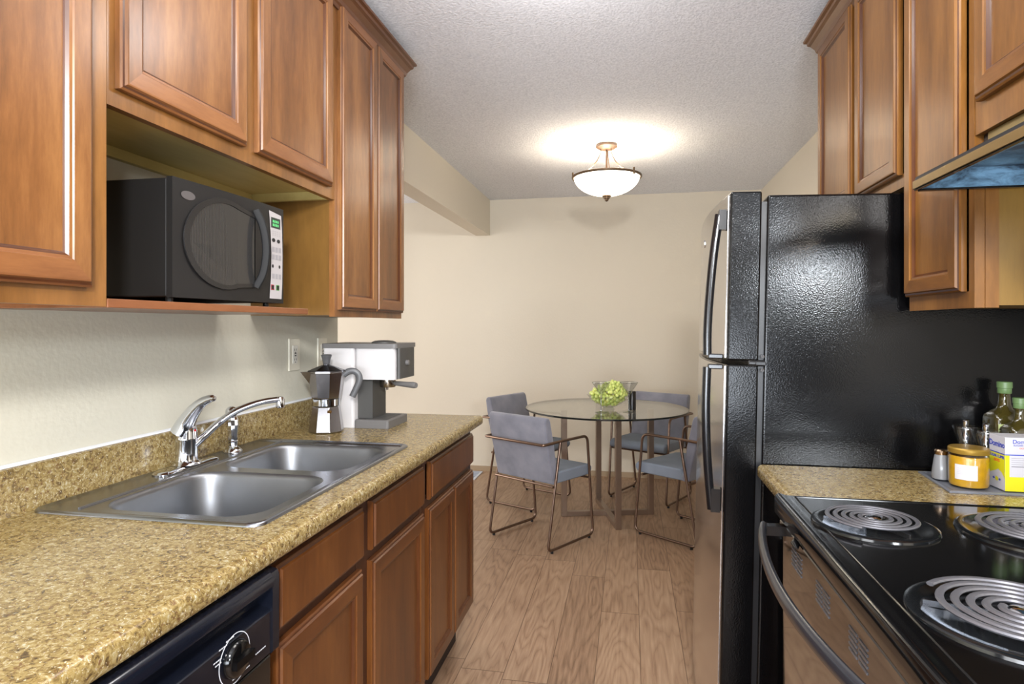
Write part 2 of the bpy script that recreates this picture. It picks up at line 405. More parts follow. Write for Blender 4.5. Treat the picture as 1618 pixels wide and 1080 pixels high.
def face_frame(name, x0, x1, y0, y1, z0, z1, st0, st1, rb, rt, mids, m, parent, rails=()):
    bm = BM()
    box(bm, x0, x1, y0, y0+st0, z0, z1); box(bm, x0, x1, y1-st1, y1, z0, z1)
    box(bm, x0, x1, y0+st0, y1-st1, z0, z0+rb); box(bm, x0, x1, y0+st0, y1-st1, z1-rt, z1)
    for a, b in mids: box(bm, x0, x1, a, b, z0+rb, z1-rt)
    for ya, yb, a, b in rails: box(bm, x0+.0006, x1-.0006, ya, yb, a, b)
    return obj(name, bm, m, parent)
def crown(x_face, sgn, y0, y1, m, parent, ret):
    """crown moulding profile along y, with a returned end"""
    bm = BM(); P = [(0, 2.335), (.006, 2.335), (.010, 2.345), (.016, 2.350), (.020, 2.362), (.034, 2.378), (.044, 2.383), (.046, 2.392), (.056, 2.395), (.058, 2.402), (.054, 2.405), (0, 2.405)]
    A = [bm.verts.new((x_face+sgn*p[0], y0, p[1])) for p in P]; B = [bm.verts.new((x_face+sgn*p[0], y1+p[0]*.45, p[1])) for p in P]
    n = len(P)
    for i in range(n): bm.faces.new((A[i], A[(i+1) % n], B[(i+1) % n], B[i]))
    bm.faces.new(A); bm.faces.new(B[::-1])
    # return along the end panel
    C = [bm.verts.new((x_face-sgn*.25, y1+p[0]*.45, p[1])) for p in P]
    for i in range(n-1): bm.faces.new((B[i], B[i+1], C[i+1], C[i]))
    return obj('crown_moulding', bm, m, parent)

XD, XF = -.926, -.946       # upper left: door face, frame face
LU = (WD, WDH)
# near wall cabinet
t = thing('wall_cabinet', 'reddish maple wall cabinet at the left edge, nearest, left of the microwave', 'cabinet', (-1.10, .60, 1.335))
bm = BM(); carcass(bm, XK+.001, XF-.0195, .221, .979, 1.345, 2.36); obj('carcass', bm, VEN, t)
face_frame('face_frame', XF-.019, XF, .22, .98, 1.335, 2.375, .04, .04, .035, .035, [(.585, .615)], WF, t)
for a, b in ((.245, .592), (.608, .938)): panel_door('door', a, b, 1.367, 2.352, XF+.0005, 1, LU, t)
# cabinet above the microwave niche
t = thing('wall_cabinet', 'short two-door maple wall cabinet directly above the microwave', 'cabinet', (-1.10, 1.43, 1.708))
bm = BM(); carcass(bm, XK+.001, XF-.0195, .9815, 1.8735, 1.7085, 2.36, bottom_up=.026); box(bm, XK+.001, XK+.018, .998, 1.857, 1.7085, 1.734); obj('carcass', bm, VEN, t)
face_frame('face_frame', XF-.019, XF, .981, 1.874, 1.708, 2.375, .03, .045, .042, .03, [(1.38, 1.44)], WF, t)
for a, b in ((.998, 1.386), (1.434, 1.835)): panel_door('door', a, b, 1.742, 2.352, XF+.0005, 1, LU, t)
# tall cabinet
t = thing('wall_cabinet', 'tall narrow two-door maple wall cabinet above the coffee maker', 'cabinet', (-1.10, 2.18, 1.33))
bm = BM(); carcass(bm, XK+.001, XF-.0195, 1.8765, 2.4745, 1.334, 2.36); obj('carcass', bm, VENS, t)
face_frame('face_frame', XF-.019, XF, 1.875, 2.475, 1.329, 2.375, .026, .022, .03, .03, [(2.17, 2.21)], WD, t)
for a, b in ((1.893, 2.184), (2.188, 2.462)): panel_door('door', a, b, 1.352, 2.358, XF+.0005, 1, LU, t, fw=.052)
cw = crown(XF+.001, 1, .20, 2.478, WD, None, True); cw.name = 'crown_moulding'
tag(cw, 'dark wood crown moulding along the tops of the left wall cabinets', 'moulding')
cw.data.materials.clear(); cw.data.materials.append(wood('crown_maple', (78, 46, 26), (94, 58, 34), (108, 70, 42), axis='y'))
# niche shelf
bm = BM(); box(bm, XK+.002, XF+.001, .982, 1.706, 1.333, 1.350)
tag(obj('microwave_shelf', bm, wood('shelf_maple', (104, 62, 36), (122, 74, 44), (136, 86, 54), axis='y'), bevel=.0015), 'thin brown open shelf board under the microwave', 'shelf')

# ------------------------------------------------------------------ lower left
XBF, XBD = -.666, -.645
def base_cab(label, y0, y1, top_drawers, doors, m, name='base_cabinet', sinkhole=False):
    t = thing(name, label, 'cabinet', (-.95, (y0+y1)/2, FZ))
    bm = BM(); box(bm, XK+.004, XBF-.02, y0, y0+.016, FZ+.159, .872); box(bm, XK+.004, XBF-.02, y1-.016, y1, FZ+.159, .872); box(bm, XK+.004, XBF-.076, y1-.016, y1, FZ, FZ+.159)
    box(bm, XK+.004, XBF-.02, y0+.016, y1-.016, FZ+.159, FZ+.175); box(bm, XK+.004, XK+.01, y0+.016, y1-.016, FZ+.18, .60)
    obj('carcass', bm, WFL, t)
    bm = BM(); box(bm, XBF-.075, XBF-.06, y0+.001, y1-.017, FZ, FZ+.158); obj('toe_kick', bm, mat('toe_kick_dark', (40, 26, 18), rough=.7), t)
    ms = [(b+.0, c-.0) for (a, b), (c, d) in zip(doors, doors[1:]) if c-b > .03]
    ms = [(b-.01, c+.01) for b, c in ms]
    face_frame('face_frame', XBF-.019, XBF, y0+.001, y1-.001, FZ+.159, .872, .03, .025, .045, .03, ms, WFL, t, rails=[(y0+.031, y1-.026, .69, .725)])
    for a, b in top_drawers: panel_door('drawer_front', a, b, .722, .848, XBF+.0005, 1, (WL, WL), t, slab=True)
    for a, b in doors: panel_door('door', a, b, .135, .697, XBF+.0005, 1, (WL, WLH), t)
    return t
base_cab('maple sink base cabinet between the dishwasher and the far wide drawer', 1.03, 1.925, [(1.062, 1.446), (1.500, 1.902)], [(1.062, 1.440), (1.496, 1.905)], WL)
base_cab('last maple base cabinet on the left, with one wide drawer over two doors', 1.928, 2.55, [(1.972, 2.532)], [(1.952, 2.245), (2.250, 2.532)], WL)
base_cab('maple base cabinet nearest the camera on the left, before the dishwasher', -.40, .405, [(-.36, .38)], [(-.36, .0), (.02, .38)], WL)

# dishwasher
t = thing('dishwasher', 'black dishwasher with a round dial under the left countertop', 'dishwasher', (-.94, .715, FZ))
bm = BM(); box(bm, XK+.02, -.668, .412, 1.022, FZ+.10, .868); box(bm, XK+.3, -.71, .43, 1.0, FZ, FZ+.1); obj('body', bm, BLACKM, t)
DWP = mat('dishwasher_panel', (14, 17, 26), rough=.14, spec=.7)  # black plastic with its blue reflection mixed into the base colour
P = [(-.666, .866), (-.636, .866), (-.624, .862), (-.618, .853), (-.618, .842), (-.626, .832), (-.640, .826), (-.648, .820), (-.650, .808), (-.644, .803), (-.630, .800), (-.624, .796), (-.624, .724), (-.628, .720), (-.666, .720)]
bm = BM(); extr(bm, P, 'y', .425, .998)
Q = [(-.666, .866), (-.636, .866), (-.624, .862), (-.621, .855), (-.621, .724), (-.625, .720), (-.666, .720)]
extr(bm, Q, 'y', .998, 1.018); extr(bm, Q, 'y', .412, .425)
obj('control_panel', bm, DWP, t, smooth=True)
bm = BM(); box(bm, -.666, -.634, .414, 1.014, FZ+.11, .712); obj('door', bm, mat('dishwasher_door', (14, 13, 13), rough=.15, spec=.6), t, bevel=.004)
KC = (.895, .766)
bm = BM(); lathe(bm, [(.030, 0), (.030, .003), (.027, .010), (.024, .012), (.0, .012)], (-.6235, KC[0], KC[1]), 40, 'x'); box(bm, -.6115, -.603, KC[0]-.024, KC[0]+.024, KC[1]-.0065, KC[1]+.0065)
k = obj('dial_knob', bm, BLACK, t, smooth=True)
bm = BM()
lathe(bm, [(.0385, 0), (.0397, 0), (.0397, .0004), (.0385, .0004), (.0385, 0)], (-.6238, KC[0], KC[1]), 64, 'x', cap=False)
def dash(bm, y, z, l, a, h=.0022):
    c, s = math.cos(a), math.sin(a); v = [bm.verts.new((-.6233, y+c*u-s*w, z+s*u+c*w)) for u, w in ((0, 0), (l, 0), (l, h), (0, h))]; bm.faces.new(v)
for yy, zz, l in ((.855, .797, .018), (.872, .802, .016), (.842, .783, .020), (.846, .777, .012), (.918, .742, .058), (.888, .733, .045), (.905, .7385, .022)):
    k0 = yy
    while k0 < yy+l: dash(bm, k0, zz, .0042, 0, .0021); k0 += .0052
obj('dial_print', bm, PRINT, t)

# countertop left
def counter(y0, y1, hole, label, xw, xn, sgn, back=True):
    """xw wall side x, xn nose x (sgn points to the nose)"""
    bm = BM(); z = .914
    xe = xn-sgn*.02
    lp = [(xw, y0), (xe, y0), (xe, y1), (xw, y1)]
    plate_with_holes(bm, lp, [hole] if hole else [], z)
    prof = [(xe, z)]+[(xn-sgn*.014+sgn*.014*math.sin(a), z-.014+.014*math.cos(a)) for a in [R(q) for q in (10, 30, 50, 70, 90)]]+[(xn, .884), (xn-sgn*.004, .878), (xn-sgn*.012, .8755), (xn-sgn*.04, .8755), (xn-sgn*.04, .895), (xe, .895)]
    extr(bm, prof, 'y', y0, y1)
    pf = [(xw, .8755), (xn-sgn*.04, .8755)]
    for yy in (y0, y1):
        v = [bm.verts.new(p) for p in ((xw, yy, .8755), (xe, yy, .8755), (xe, yy, z), (xw, yy, z))]; bm.faces.new(v)
    if hole is None:
        v = [bm.verts.new(p) for p in ((xw, y0, .8755), (xe, y0, .8755), (xe, y1, .8755), (xw, y1, .8755))]; bm.faces.new(v)
    o = obj('countertop', bm, LAM, None, smooth=True)
    tag(o, label, 'countertop')
    if back:
        bm = BM(); s = sgn
        P = [(xw, z-.001), (xw+s*.022, z-.001), (xw+s*.020, z+.006), (xw+s*.020, 1.003), (xw+s*.017, 1.009), (xw+s*.010, 1.011), (xw, 1.011)]
        extr(bm, P, 'y', y0, min(y1, 2.506)); bo = obj('backsplash', bm, LAM, o, smooth=True)
        bm = BM(); P = [(xw+s*.0005, 1.0112), (xw+s*.009, 1.0112), (xw+s*.007, 1.0145), (xw+s*.0005, 1.017)]
        extr(bm, P, 'y', y0, min(y1, 2.506)); obj('caulk_line', bm, mat('white_caulk', (228, 232, 238), rough=.5), o)
    return o
SX0, SX1, SY0, SY1 = -1.222, -.693, 1.068, 1.896
counter(-.42, 2.59, rrect(SX0+.02, SX1-.02, SY0+.02, SY1-.02, .02, 3), 'long yellow-brown speckled countertop on the left holding the sink', XK+.001, -.622, 1)

# sink
STEEL = mat('brushed_steel', (150, 154, 162), rough=.27, metal=1, vary=.05, vscale=20)
STEELB = mat('basin_steel', (140, 142, 146), rough=.42, metal=1, vary=.06, vscale=12)
t = thing('kitchen_sink', 'stainless steel double-bowl sink set into the left countertop', 'sink', (-.957, 1.482, .914))
bowls = [(-1.108, -.735, 1.108, 1.455), (-1.108, -.735, 1.500, 1.835)]
bm = BM()
holes = [rrect(a, b, c, d, .075, 8) for a, b, c, d in bowls]
def off(x0, x1, y0, y1, e, r): return rrect(x0-e, x1+e, y0-e, y1+e, r, 6)
lps = [(0, .9146, .03), (-.001, .9185, .03), (-.004, .9212, .028), (-.010, .9215, .026), (-.016, .919, .024), (-.021, .9185, .022)]
loops = [[(p[0], p[1], z) for p in off(SX0, SX1, SY0, SY1, e, r)] for e, z, r in lps]
LL = loft(bm, loops, cap0=False, cap1=False)
LV = plate_with_holes(bm, off(SX0, SX1, SY0, SY1, -.021, .022), holes, .9185)
# pressed ridge between the faucet deck and the bowls and along the far edge
tube(bm, [(-1.128, 1.10, .9185), (-1.128, 1.862, .9185)], .0035, 8)
tube(bm, [(-1.212, 1.868, .9185), (-.715, 1.868, .9185)], .004, 8, flat=(.8, 2.0))
obj('rim', bm, STEEL, t, smooth=True)
for (a, b, c, d) in bowls:
    bm = BM(); lo = []
    for e, z, r in [(.0, .9184, .075), (-.003, .9165, .073), (-.006, .912, .071), (-.008, .905, .07), (-.014, .80, .066), (-.020, .765, .062), (-.032, .748, .055), (-.055, .742, .045)]:
        lo.append([(p[0], p[1], z) for p in rrect(a-e, b+e, c-e, d+e, r, 8)])
    lo = lo
    loft(bm, lo, cap0=False, cap1=True)
    bw = obj('basin', bm, STEELB, t, smooth=True)
    bm = BM(); lathe(bm, [(.0, .7425), (.040, .7425), (.042, .7445), (.056, .7450), (.057, .7435)], ((a+b)/2, (c+d)/2, 0), 32, cap=False); obj('drain', bm, CHROME, t, smooth=True)

# faucet
FX, FY = -1.175, 1.478
t = thing('faucet', 'chrome single-lever faucet with curved spout behind the sink bowls', 'faucet', (FX, FY, .919))
bm = BM()
lp = []
for e, z in ((0, .9192), (0, .922), (-.004, .926), (-.012, .928)):
    lp.append([(p[0], p[1], z) for p in rrect(FX-.026-e, FX+.026+e, FY-.11-e, FY+.115+e, .0255+e, 8)])
loft(bm, lp); obj('base_plate', bm, CHROME, t, smooth=True)
bm = BM(); lathe(bm, [(.037, .9285), (.034, .934), (.0285, .938), (.0275, .942), (.0275, .992), (.0280, .994), (.0280, .998), (.0275, 1.000), (.0270, 1.014), (.024, 1.028), (.018, 1.038), (.009, 1.044), (0, 1.046)], (FX, FY, 0), 36)
obj('valve_body', bm, CHROME, t, smooth=True)
bm = BM(); pts = spline([(FX-.010, FY-.006, 1.012), (FX+.004, FY-.006, 1.040), (FX+.026, FY-.010, 1.068), (FX+.055, FY-.014, 1.094), (FX+.085, FY-.018, 1.107), (FX+.100, FY-.020, 1.108)], 6)
n = len(pts); rr = [(.0215*(1-i/(n-1))**1.3+.0075) for i in range(n)]; rr[-1] = .004
tube(bm, pts, rr, 14); obj('lever', bm, CHROME, t, smooth=True)
bm = BM(); lathe(bm, [(0, 0), (.004, 0), (.004, .0015), (0, .0025)], (FX+.0245, FY, 1.017), 16, 'x'); obj('hot_marker', bm, mat('red_dot', (190, 30, 40), rough=.3), t)['label'] = 'small red temperature dot'
bm = BM(); pts = spline([(FX+.012, FY+.008, .972), (FX+.035, FY+.026, 1.000), (FX+.062, FY+.052, 1.034), (FX+.100, FY+.075, 1.064), (FX+.150, FY+.105, 1.084), (FX+.195, FY+.138, 1.090)], 7)
n = len(pts); tube(bm, pts, [.013-.003*i/(n-1) for i in range(n)], 14, flat=(.8, 1.15))
obj('spout', bm, CHROME, t, smooth=True)
bm = BM(); lathe(bm, [(.0115, 1.066), (.012, 1.068), (.0125, 1.091), (.010, 1.0965), (0, 1.098)], (FX+.193, FY+.137, 0), 24); obj('aerator', bm, CHROME, t, smooth=True)
# sprayer
SP = (-1.185, 1.690)
t = thing('side_sprayer', 'short chrome side sprayer with a ball head right of the faucet', 'sprayer', (SP[0], SP[1], .919))
bm = BM(); lathe(bm, [(.028, .919), (.027, .923), (.020, .930), (.0155, .933), (.015, .936)], (*SP, 0), 32); obj('base_ring', bm, CHROME, t, smooth=True)
bm = BM(); lathe(bm, [(.0125, .9362), (.0135, .946), (.015, .950), (.013, .953), (.0145, .975), (.0165, .998), (.0155, 1.015), (.0120, 1.024), (.010, 1.030)], (*SP, 0), 10); obj('sprayer_body', bm, CHROME, t)
bm = BM(); bmesh.ops.create_uvsphere(bm, u_segments=24, v_segments=14, radius=.0175, matrix=Matrix.Translation((SP[0]+.004, SP[1]-.012, 1.040))); obj('sprayer_head', bm, CHROME, t, smooth=True)

# outlets
def outlet(y0, y1, z0, z1, label, slots=True):
    t = thing('wall_outlet', label, 'outlet', (XK, (y0+y1)/2, (z0+z1)/2)); yc = (y0+y1)/2
    bm = BM(); box(bm, XK, XK+.006, y0, y1, z0, z1); obj('cover_plate', bm, mat('plate_ivory', (222, 217, 200), rough=.4), t, bevel=.002)
    bm = BM(); box(bm, XK+.006, XK+.0085, yc-.017, yc+.017, z0+.026, z1-.026); f = obj('receptacle', bm, WHITEP, t, bevel=.001)
    if slots:
        bm = BM()
        for zc in (z0+.042, z1-.042):
            for dy in (-.006, .006): box(bm, XK+.0085, XK+.009, yc+dy-.0011, yc+dy+.0011, zc-.004, zc+.004)
            box(bm, XK+.0085, XK+.009, yc-.002, yc+.002, zc-.012, zc-.008)
        for dz in (-.004, .005): box(bm, XK+.0085, XK+.0095, yc-.005, yc+.005, (z0+z1)/2+dz-.002, (z0+z1)/2+dz+.002)
        obj('slots', bm, INK, t)
outlet(2.108, 2.184, 1.130, 1.251, 'ivory wall outlet left of the coffee pots, fully visible')
outlet(2.325, 2.400, 1.130, 1.249, 'ivory wall plate partly hidden behind the coffee maker')

# ------------------------------------------------------------------ microwave
MWB = mat('microwave_charcoal', (27, 26, 26), rough=.42, spec=.4)
t = thing('microwave', 'charcoal microwave with silver keypad on the open shelf', 'microwave', (-1.1, 1.41, 1.351))
bm = BM(); box(bm, -1.236, -.992, 1.196, 1.626, 1.3635, 1.630); obj('body', bm, MWB, t, bevel=.003)
def mwf(y):  # bowed front
    u = (y-1.196)/.43; return -.976+.018*math.sin(min(1, max(0, u))*PI*.62)
bm = BM(); ys = [1.194+.434*i/24 for i in range(25)]; prof = [(-.991, ys[0])]+[(mwf(y), y) for y in ys]+[(-.991, ys[-1])]
extr(bm, prof, 'z', 1.362, 1.632); obj('front_panel', bm, MWB, t, smooth=True)
# window: D shape
bm = BM(); yc, zc = 1.405, 1.500
def dshape(s, e):
    o = []
    for i in range(33):
        a = R(70+i*220/32); o.append((yc-.02+e+.140*s*math.cos(a)*1.0, zc+.112*s*math.sin(a)))
    o += [(yc+.098+e*0, zc-.100*s), (yc+.098+e*0, zc+.092*s)]
    return o
def onface(bm, pts, d, mi=0):
    f = bm.faces.new([bm.verts.new((mwf(y)+d, y, z)) for y, z in pts]); f.material_index = mi
A = dshape(1, 0); B = dshape(.9, .004)
va = [bm.verts.new((mwf(y)+.0006, y, z)) for y, z in A]; vb = [bm.verts.new((mwf(y)+.0035, y, z)) for y, z in A]; vc = [bm.verts.new((mwf(y)+.0035, y, z)) for y, z in B]; vd = [bm.verts.new((mwf(y)+.0014, y, z)) for y, z in B]
n = len(A)
for a, b in ((va, vb), (vb, vc), (vc, vd)):
    for i in range(n): bm.faces.new((a[i], a[(i+1) % n], b[(i+1) % n], b[i]))
w = obj('window_frame', bm, mat('microwave_trim', (34, 33, 33), rough=.25), t)
bm = BM(); onface(bm, dshape(.92, .003), .0016)
def mesh_glass():
    m, nt, b = new_mat('microwave_window_mesh'); N = nt.nodes; L = nt.links
    tc = N.new('ShaderNodeTexCoord'); wv = N.new('ShaderNodeTexWave'); wv.bands_direction = 'Y'; wv.inputs['Scale'].default_value = 60
    L.new(tc.outputs['Object'], wv.inputs['Vector']); r = N.new('ShaderNodeValToRGB'); L.new(wv.outputs['Fac'], r.inputs['Fac'])
    r.color_ramp.elements[0].color = (*lin((34, 34, 34)), 1); r.color_ramp.elements[1].color = (*lin((52, 51, 51)), 1)
    L.new(r.outputs['Color'], b.inputs['Base Color']); b.inputs['Roughness'].default_value = .16; b.inputs['Coat Weight'].default_value = .5; return m
obj('window', bm, mesh_glass(), w)
bm = BM(); tube(bm, spline([(mwf(1.512)+.004, 1.512, 1.400), (mwf(1.520)+.020, 1.520, 1.44), (mwf(1.524)+.026, 1.524, 1.50), (mwf(1.52)+.020, 1.520, 1.56), (mwf(1.512)+.004, 1.512, 1.606)], 5), .010, 8, flat=(1, .5)); obj('door_handle', bm, mat('microwave_handle', (22, 22, 23), rough=.65, spec=.3), t, smooth=True)
bm = BM(); onface(bm, [(y, z) for y, z in [(1.240+.022*math.cos(a), 1.597+.010*math.sin(a)) for a in [2*PI*i/28 for i in range(28)]]], .0012); obj('badge', bm, mat('badge_grey', (84, 80, 80), rough=.3), t)['label'] = 'oval grey badge'
KY0, KY1 = 1.567, 1.616
bm = BM(); pts = [(KY0+.002, 1.374), (KY1, 1.374), (KY1+.003, 1.42), (KY1+.004, 1.50), (KY1+.002, 1.57), (KY1-.002, 1.612), (KY0, 1.618), (KY0+.006, 1.56), (KY0+.009, 1.50), (KY0+.007, 1.43)]
onface(bm, pts, .0012); kp = obj('keypad', bm, mat('keypad_silver', (176, 172, 174), rough=.4), t); kp['label'] = 'silver keypad strip'
def onbox(bm, y0, y1, z0, z1, d=.0018): onface(bm, [(y0, z0), (y1, z0), (y1, z1), (y0, z1)], d)
bm = BM(); onbox(bm, 1.574, 1.610, 1.572, 1.601); d = obj('display', bm, mat('display_dark', (52, 60, 56), rough=.2), kp)
bm = BM()
for r_ in range(2):
    for c in range(4): onbox(bm, 1.580+c*.0062, 1.5842+c*.0062, 1.577+r_*.010, 1.584+r_*.010, .0022)
obj('display_characters', bm, emit('green_glow', (.10, .55, .18), .08), kp)
KG = mat('key_grey', (150, 148, 152), rough=.5)
for z0 in (1.505, 1.484, 1.430):
    for c in range(3):
        bm = BM(); onbox(bm, 1.5785+c*.0125, 1.588+c*.0125, z0, z0+.014); obj('key', bm, KG, kp)
bm = BM()
for z0 in (1.5615, 1.556, 1.551): 
    for c in range(4): onbox(bm, 1.580+c*.0085, 1.5835+c*.0085, z0, z0+.0018)
obj('tiny_print', bm, KG, kp)
for yy, zz, ry, rz in ((1.584, 1.538, .0065, .0055), (1.603, 1.537, .0065, .0055), (1.581, 1.465, .0035, .005), (1.607, 1.465, .0035, .005)):
    bm = BM(); onface(bm, [(yy+ry*math.cos(2*PI*i/16), zz+rz*math.sin(2*PI*i/16)) for i in range(16)], .0018); obj('oval_button', bm, INK, kp)
for yy, c, nm in ((1.580, (170, 40, 60), 'stop_button'), (1.600, (60, 140, 50), 'start_button')):
    bm = BM(); onbox(bm, yy-.006, yy+.006, 1.398, 1.413, .0018); q = obj(nm, bm, mat(nm, c, rough=.4), kp); q['label'] = 'red-edged button' if 'stop' in nm else 'green-edged button'
    bm = BM(); onbox(bm, yy-.0045, yy+.0045, 1.4, 1.411, .0023); obj(nm.replace('button', 'icon'), bm, INK, kp)
for k, (xx, yy) in enumerate([(-1.0, 1.215), (-1.0, 1.605), (-1.21, 1.215), (-1.21, 1.605)]):
    bm = BM(); lathe(bm, [(.008, 1.3505), (.008, 1.3635)], (xx, yy, 0), 14); obj('foot', bm, BLACKM, t)

t.location.y = 1.3876; t.scale.y = .945; t.scale.z = .974
def shift(o, f):
    for v in o.data.vertices: f(v.co)
    for ch in o.children: shift(ch, f)
def mv(d):
    def f(c): c.y += d
    return f
shift(w, mv(-.022))
for o in t.children:
    if o.name.startswith('door_handle'): shift(o, mv(-.030))
YK = KY1-1.41
def widen(c): c.y = YK+(c.y-YK)*1.35
shift(kp, widen)

# ------------------------------------------------------------------ moka pot
MX, MY = -1.087, 2.092
ALU = mat('polished_aluminium', (150, 146, 146), rough=.2, metal=1)
GREYP = mat('grey_bakelite', (76, 76, 78), rough=.4)
t = thing('moka_pot', 'faceted aluminium stovetop coffee pot in front of the espresso machine', 'coffee pot', (MX, MY, .9142))
def octo(bm, prof, spout=0):
    lo = []
    for r, z in prof:
        lp = []
        for i in range(8):
            a = R(22.5+15+45*i); rr = r
            lp.append((MX+rr*math.cos(a), MY+rr*math.sin(a), z))
        lo.append(lp)
    loft(bm, lo)
bm = BM(); octo(bm, [(.060, .9145), (.063, .918), (.062, .924), (.050, 1.006), (.046, 1.010)]); obj('boiler', bm, ALU, t, bevel=.0015)
bm = BM(); lathe(bm, [(.041, 1.0102), (.047, 1.011), (.047, 1.034), (.044, 1.0355)], (MX, MY, 0), 40); obj('collar', bm, CHROME, t, smooth=True)
bm = BM(); octo(bm, [(.048, 1.036), (.051, 1.038), (.052, 1.040), (.064, 1.128), (.066, 1.130), (.066, 1.134)]); 
# pouring lip towards the wall side (left in view)
dl = Vector((-.82, -.57, 0)).normalized(); c0 = Vector((MX, MY, 0)); pr = Vector((-dl.y, dl.x, 0))
V = [bm.verts.new(c0+dl*.055+pr*s*.022+Vector((0, 0, 1.134))) for s in (-1, 1)]+[bm.verts.new(c0+dl*.091+Vector((0, 0, 1.134))), bm.verts.new(c0+dl*.056+Vector((0, 0, 1.085)))]
bm.faces.new((V[0], V[2], V[1])); bm.faces.new((V[0], V[3], V[2])); bm.faces.new((V[1], V[2], V[3]))
obj('jug', bm, ALU, t)
bm = BM(); octo(bm, [(.066, 1.1345), (.066, 1.137), (.030, 1.152), (.013, 1.157), (.013, 1.158)]); lid = obj('lid', bm, mat('lid_dark_aluminium', (92, 90, 92), rough=.3, metal=1), t)
bm = BM(); lathe(bm, [(.010, 1.158), (.0125, 1.162), (.0145, 1.176), (.019, 1.190), (.0195, 1.193), (.015, 1.195), (0, 1.195)], (MX, MY, 0), 10); obj('lid_knob', bm, GREYP, lid)
hd = Vector((.93, .30, 0)).normalized()
def H(d, z): return c0+hd*d+Vector((0, 0, z))
bm = BM(); pts = spline([H(.060, 1.120), H(.078, 1.132), H(.098, 1.133), H(.114, 1.120), H(.117, 1.098), H(.105, 1.068), H(.092, 1.040)], 6)
n = len(pts); tube(bm, pts, [.0095]*n, 10, flat=(1.25, .8), up=None)
bmesh.ops.create_cube(bm, size=.001, matrix=Matrix.Translation(H(.07, 1.128)))
obj('handle', bm, GREYP, t, smooth=True)
bm = BM(); p = H(.0655, 1.134); lathe(bm, [(.006, -.006), (.006, .006)], p, 10, 'y'); obj('hinge', bm, CHROME, t, smooth=True)
bm = BM(); vd = Vector((math.cos(R(-52)), math.sin(R(-52)), 0)); p = c0+vd*.0495+Vector((0, 0, .992)); lathe(bm, [(.006, -.004), (.006, .006), (.003, .009), (0, .009)], p, 12, 'x'); obj('safety_valve', bm, mat('brass', (150, 120, 80), rough=.3, metal=1), t, smooth=True)

# ------------------------------------------------------------------ espresso machine
GR = mat('machine_grey', (104, 102, 101), rough=.45); GRD = mat('machine_dark_grey', (70, 69, 67), rough=.5); SIL = mat('machine_white', (200, 197, 197), rough=.4)
t = thing('espresso_machine', 'white and grey espresso machine with a portafilter at the counter end', 'coffee maker', (-1.02, 2.28, .9142))
bm = BM(); extr(bm, rrect(-1.150, -1.022, 2.182, 2.392, .012, 4), 'z', .9145, 1.214); obj('rear_body', bm, SIL, t, smooth=True)
bm = BM(); extr(bm, rrect(-1.0215, -.862, 2.186, 2.372, .014, 4), 'z', 1.097, 1.214); obj('brew_head', bm, SIL, t, smooth=True)
bm = BM(); extr(bm, rrect(-1.155, -.852, 2.178, 2.396, .014, 4), 'z', 1.2145, 1.2315); obj('top_cover', bm, GR, t, smooth=True)
bm = BM(); lathe(bm, [(.048, 1.2317), (.047, 1.236), (.036, 1.2405), (.018, 1.2425), (0, 1.243)], (-.945, 2.285, 0), 32); obj('tank_lid', bm, GRD, t, smooth=True)
bm = BM(); box(bm, -1.0215, -.962, 2.215, 2.345, .9475, 1.0965); obj('column', bm, GRD, t)
bm = BM(); extr(bm, rrect(-.8615, -.846, 2.200, 2.360, .007, 3), 'z', 1.100, 1.2143); f = obj('front_panel', bm, GRD, t, smooth=True)
bm = BM(); lathe(bm, [(.010, 0), (.010, .010), (.008, .012), (0, .012)], (-.846, 2.265, 1.158), 20, 'x'); obj('control_knob', bm, GR, t, smooth=True)
bm = BM(); P = rrect(-1.0215, -.885, 2.182, 2.385, .008, 3); loft(bm, [[(x, y, z) for x, y in P] for z in (.9145, .942)]+[[(x+(.954-(-0))*0+((-.953)-x)*.03, y+(2.283-y)*.03, .9455) for x, y in P]]); obj('drip_tray', bm, GR, t)
bm = BM()
for k in range(9): box(bm, -.99, -.90, 2.205+k*.018, 2.214+k*.018, .9457, .9470)
obj('drip_grid', bm, GRD, t)
bm = BM(); lathe(bm, [(.034, 1.0968), (.034, 1.090), (.031, 1.088), (.031, 1.066), (.028, 1.062), (.010, 1.061), (0, 1.061)], (-.925, 2.275, 0), 32)
for dy in (-.008, .008): lathe(bm, [(.0045, 1.062), (.004, 1.050)], (-.93, 2.275+dy, 0), 12)
pf = obj('portafilter', bm, mat('warm_chrome', (170, 160, 150), rough=.2, metal=1), t, smooth=True)
bm = BM(); tube(bm, spline([(-.896, 2.268, 1.078), (-.880, 2.262, 1.077), (-.83, 2.246, 1.075), (-.795, 2.235, 1.074)], 4), [.006]+[.007, .0078, .0085, .009, .0095, .010, .0105, .011, .0115, .012, .012, .010], 14, flat=(1, 1)); obj('portafilter_handle', bm, GR, pf, smooth=True)

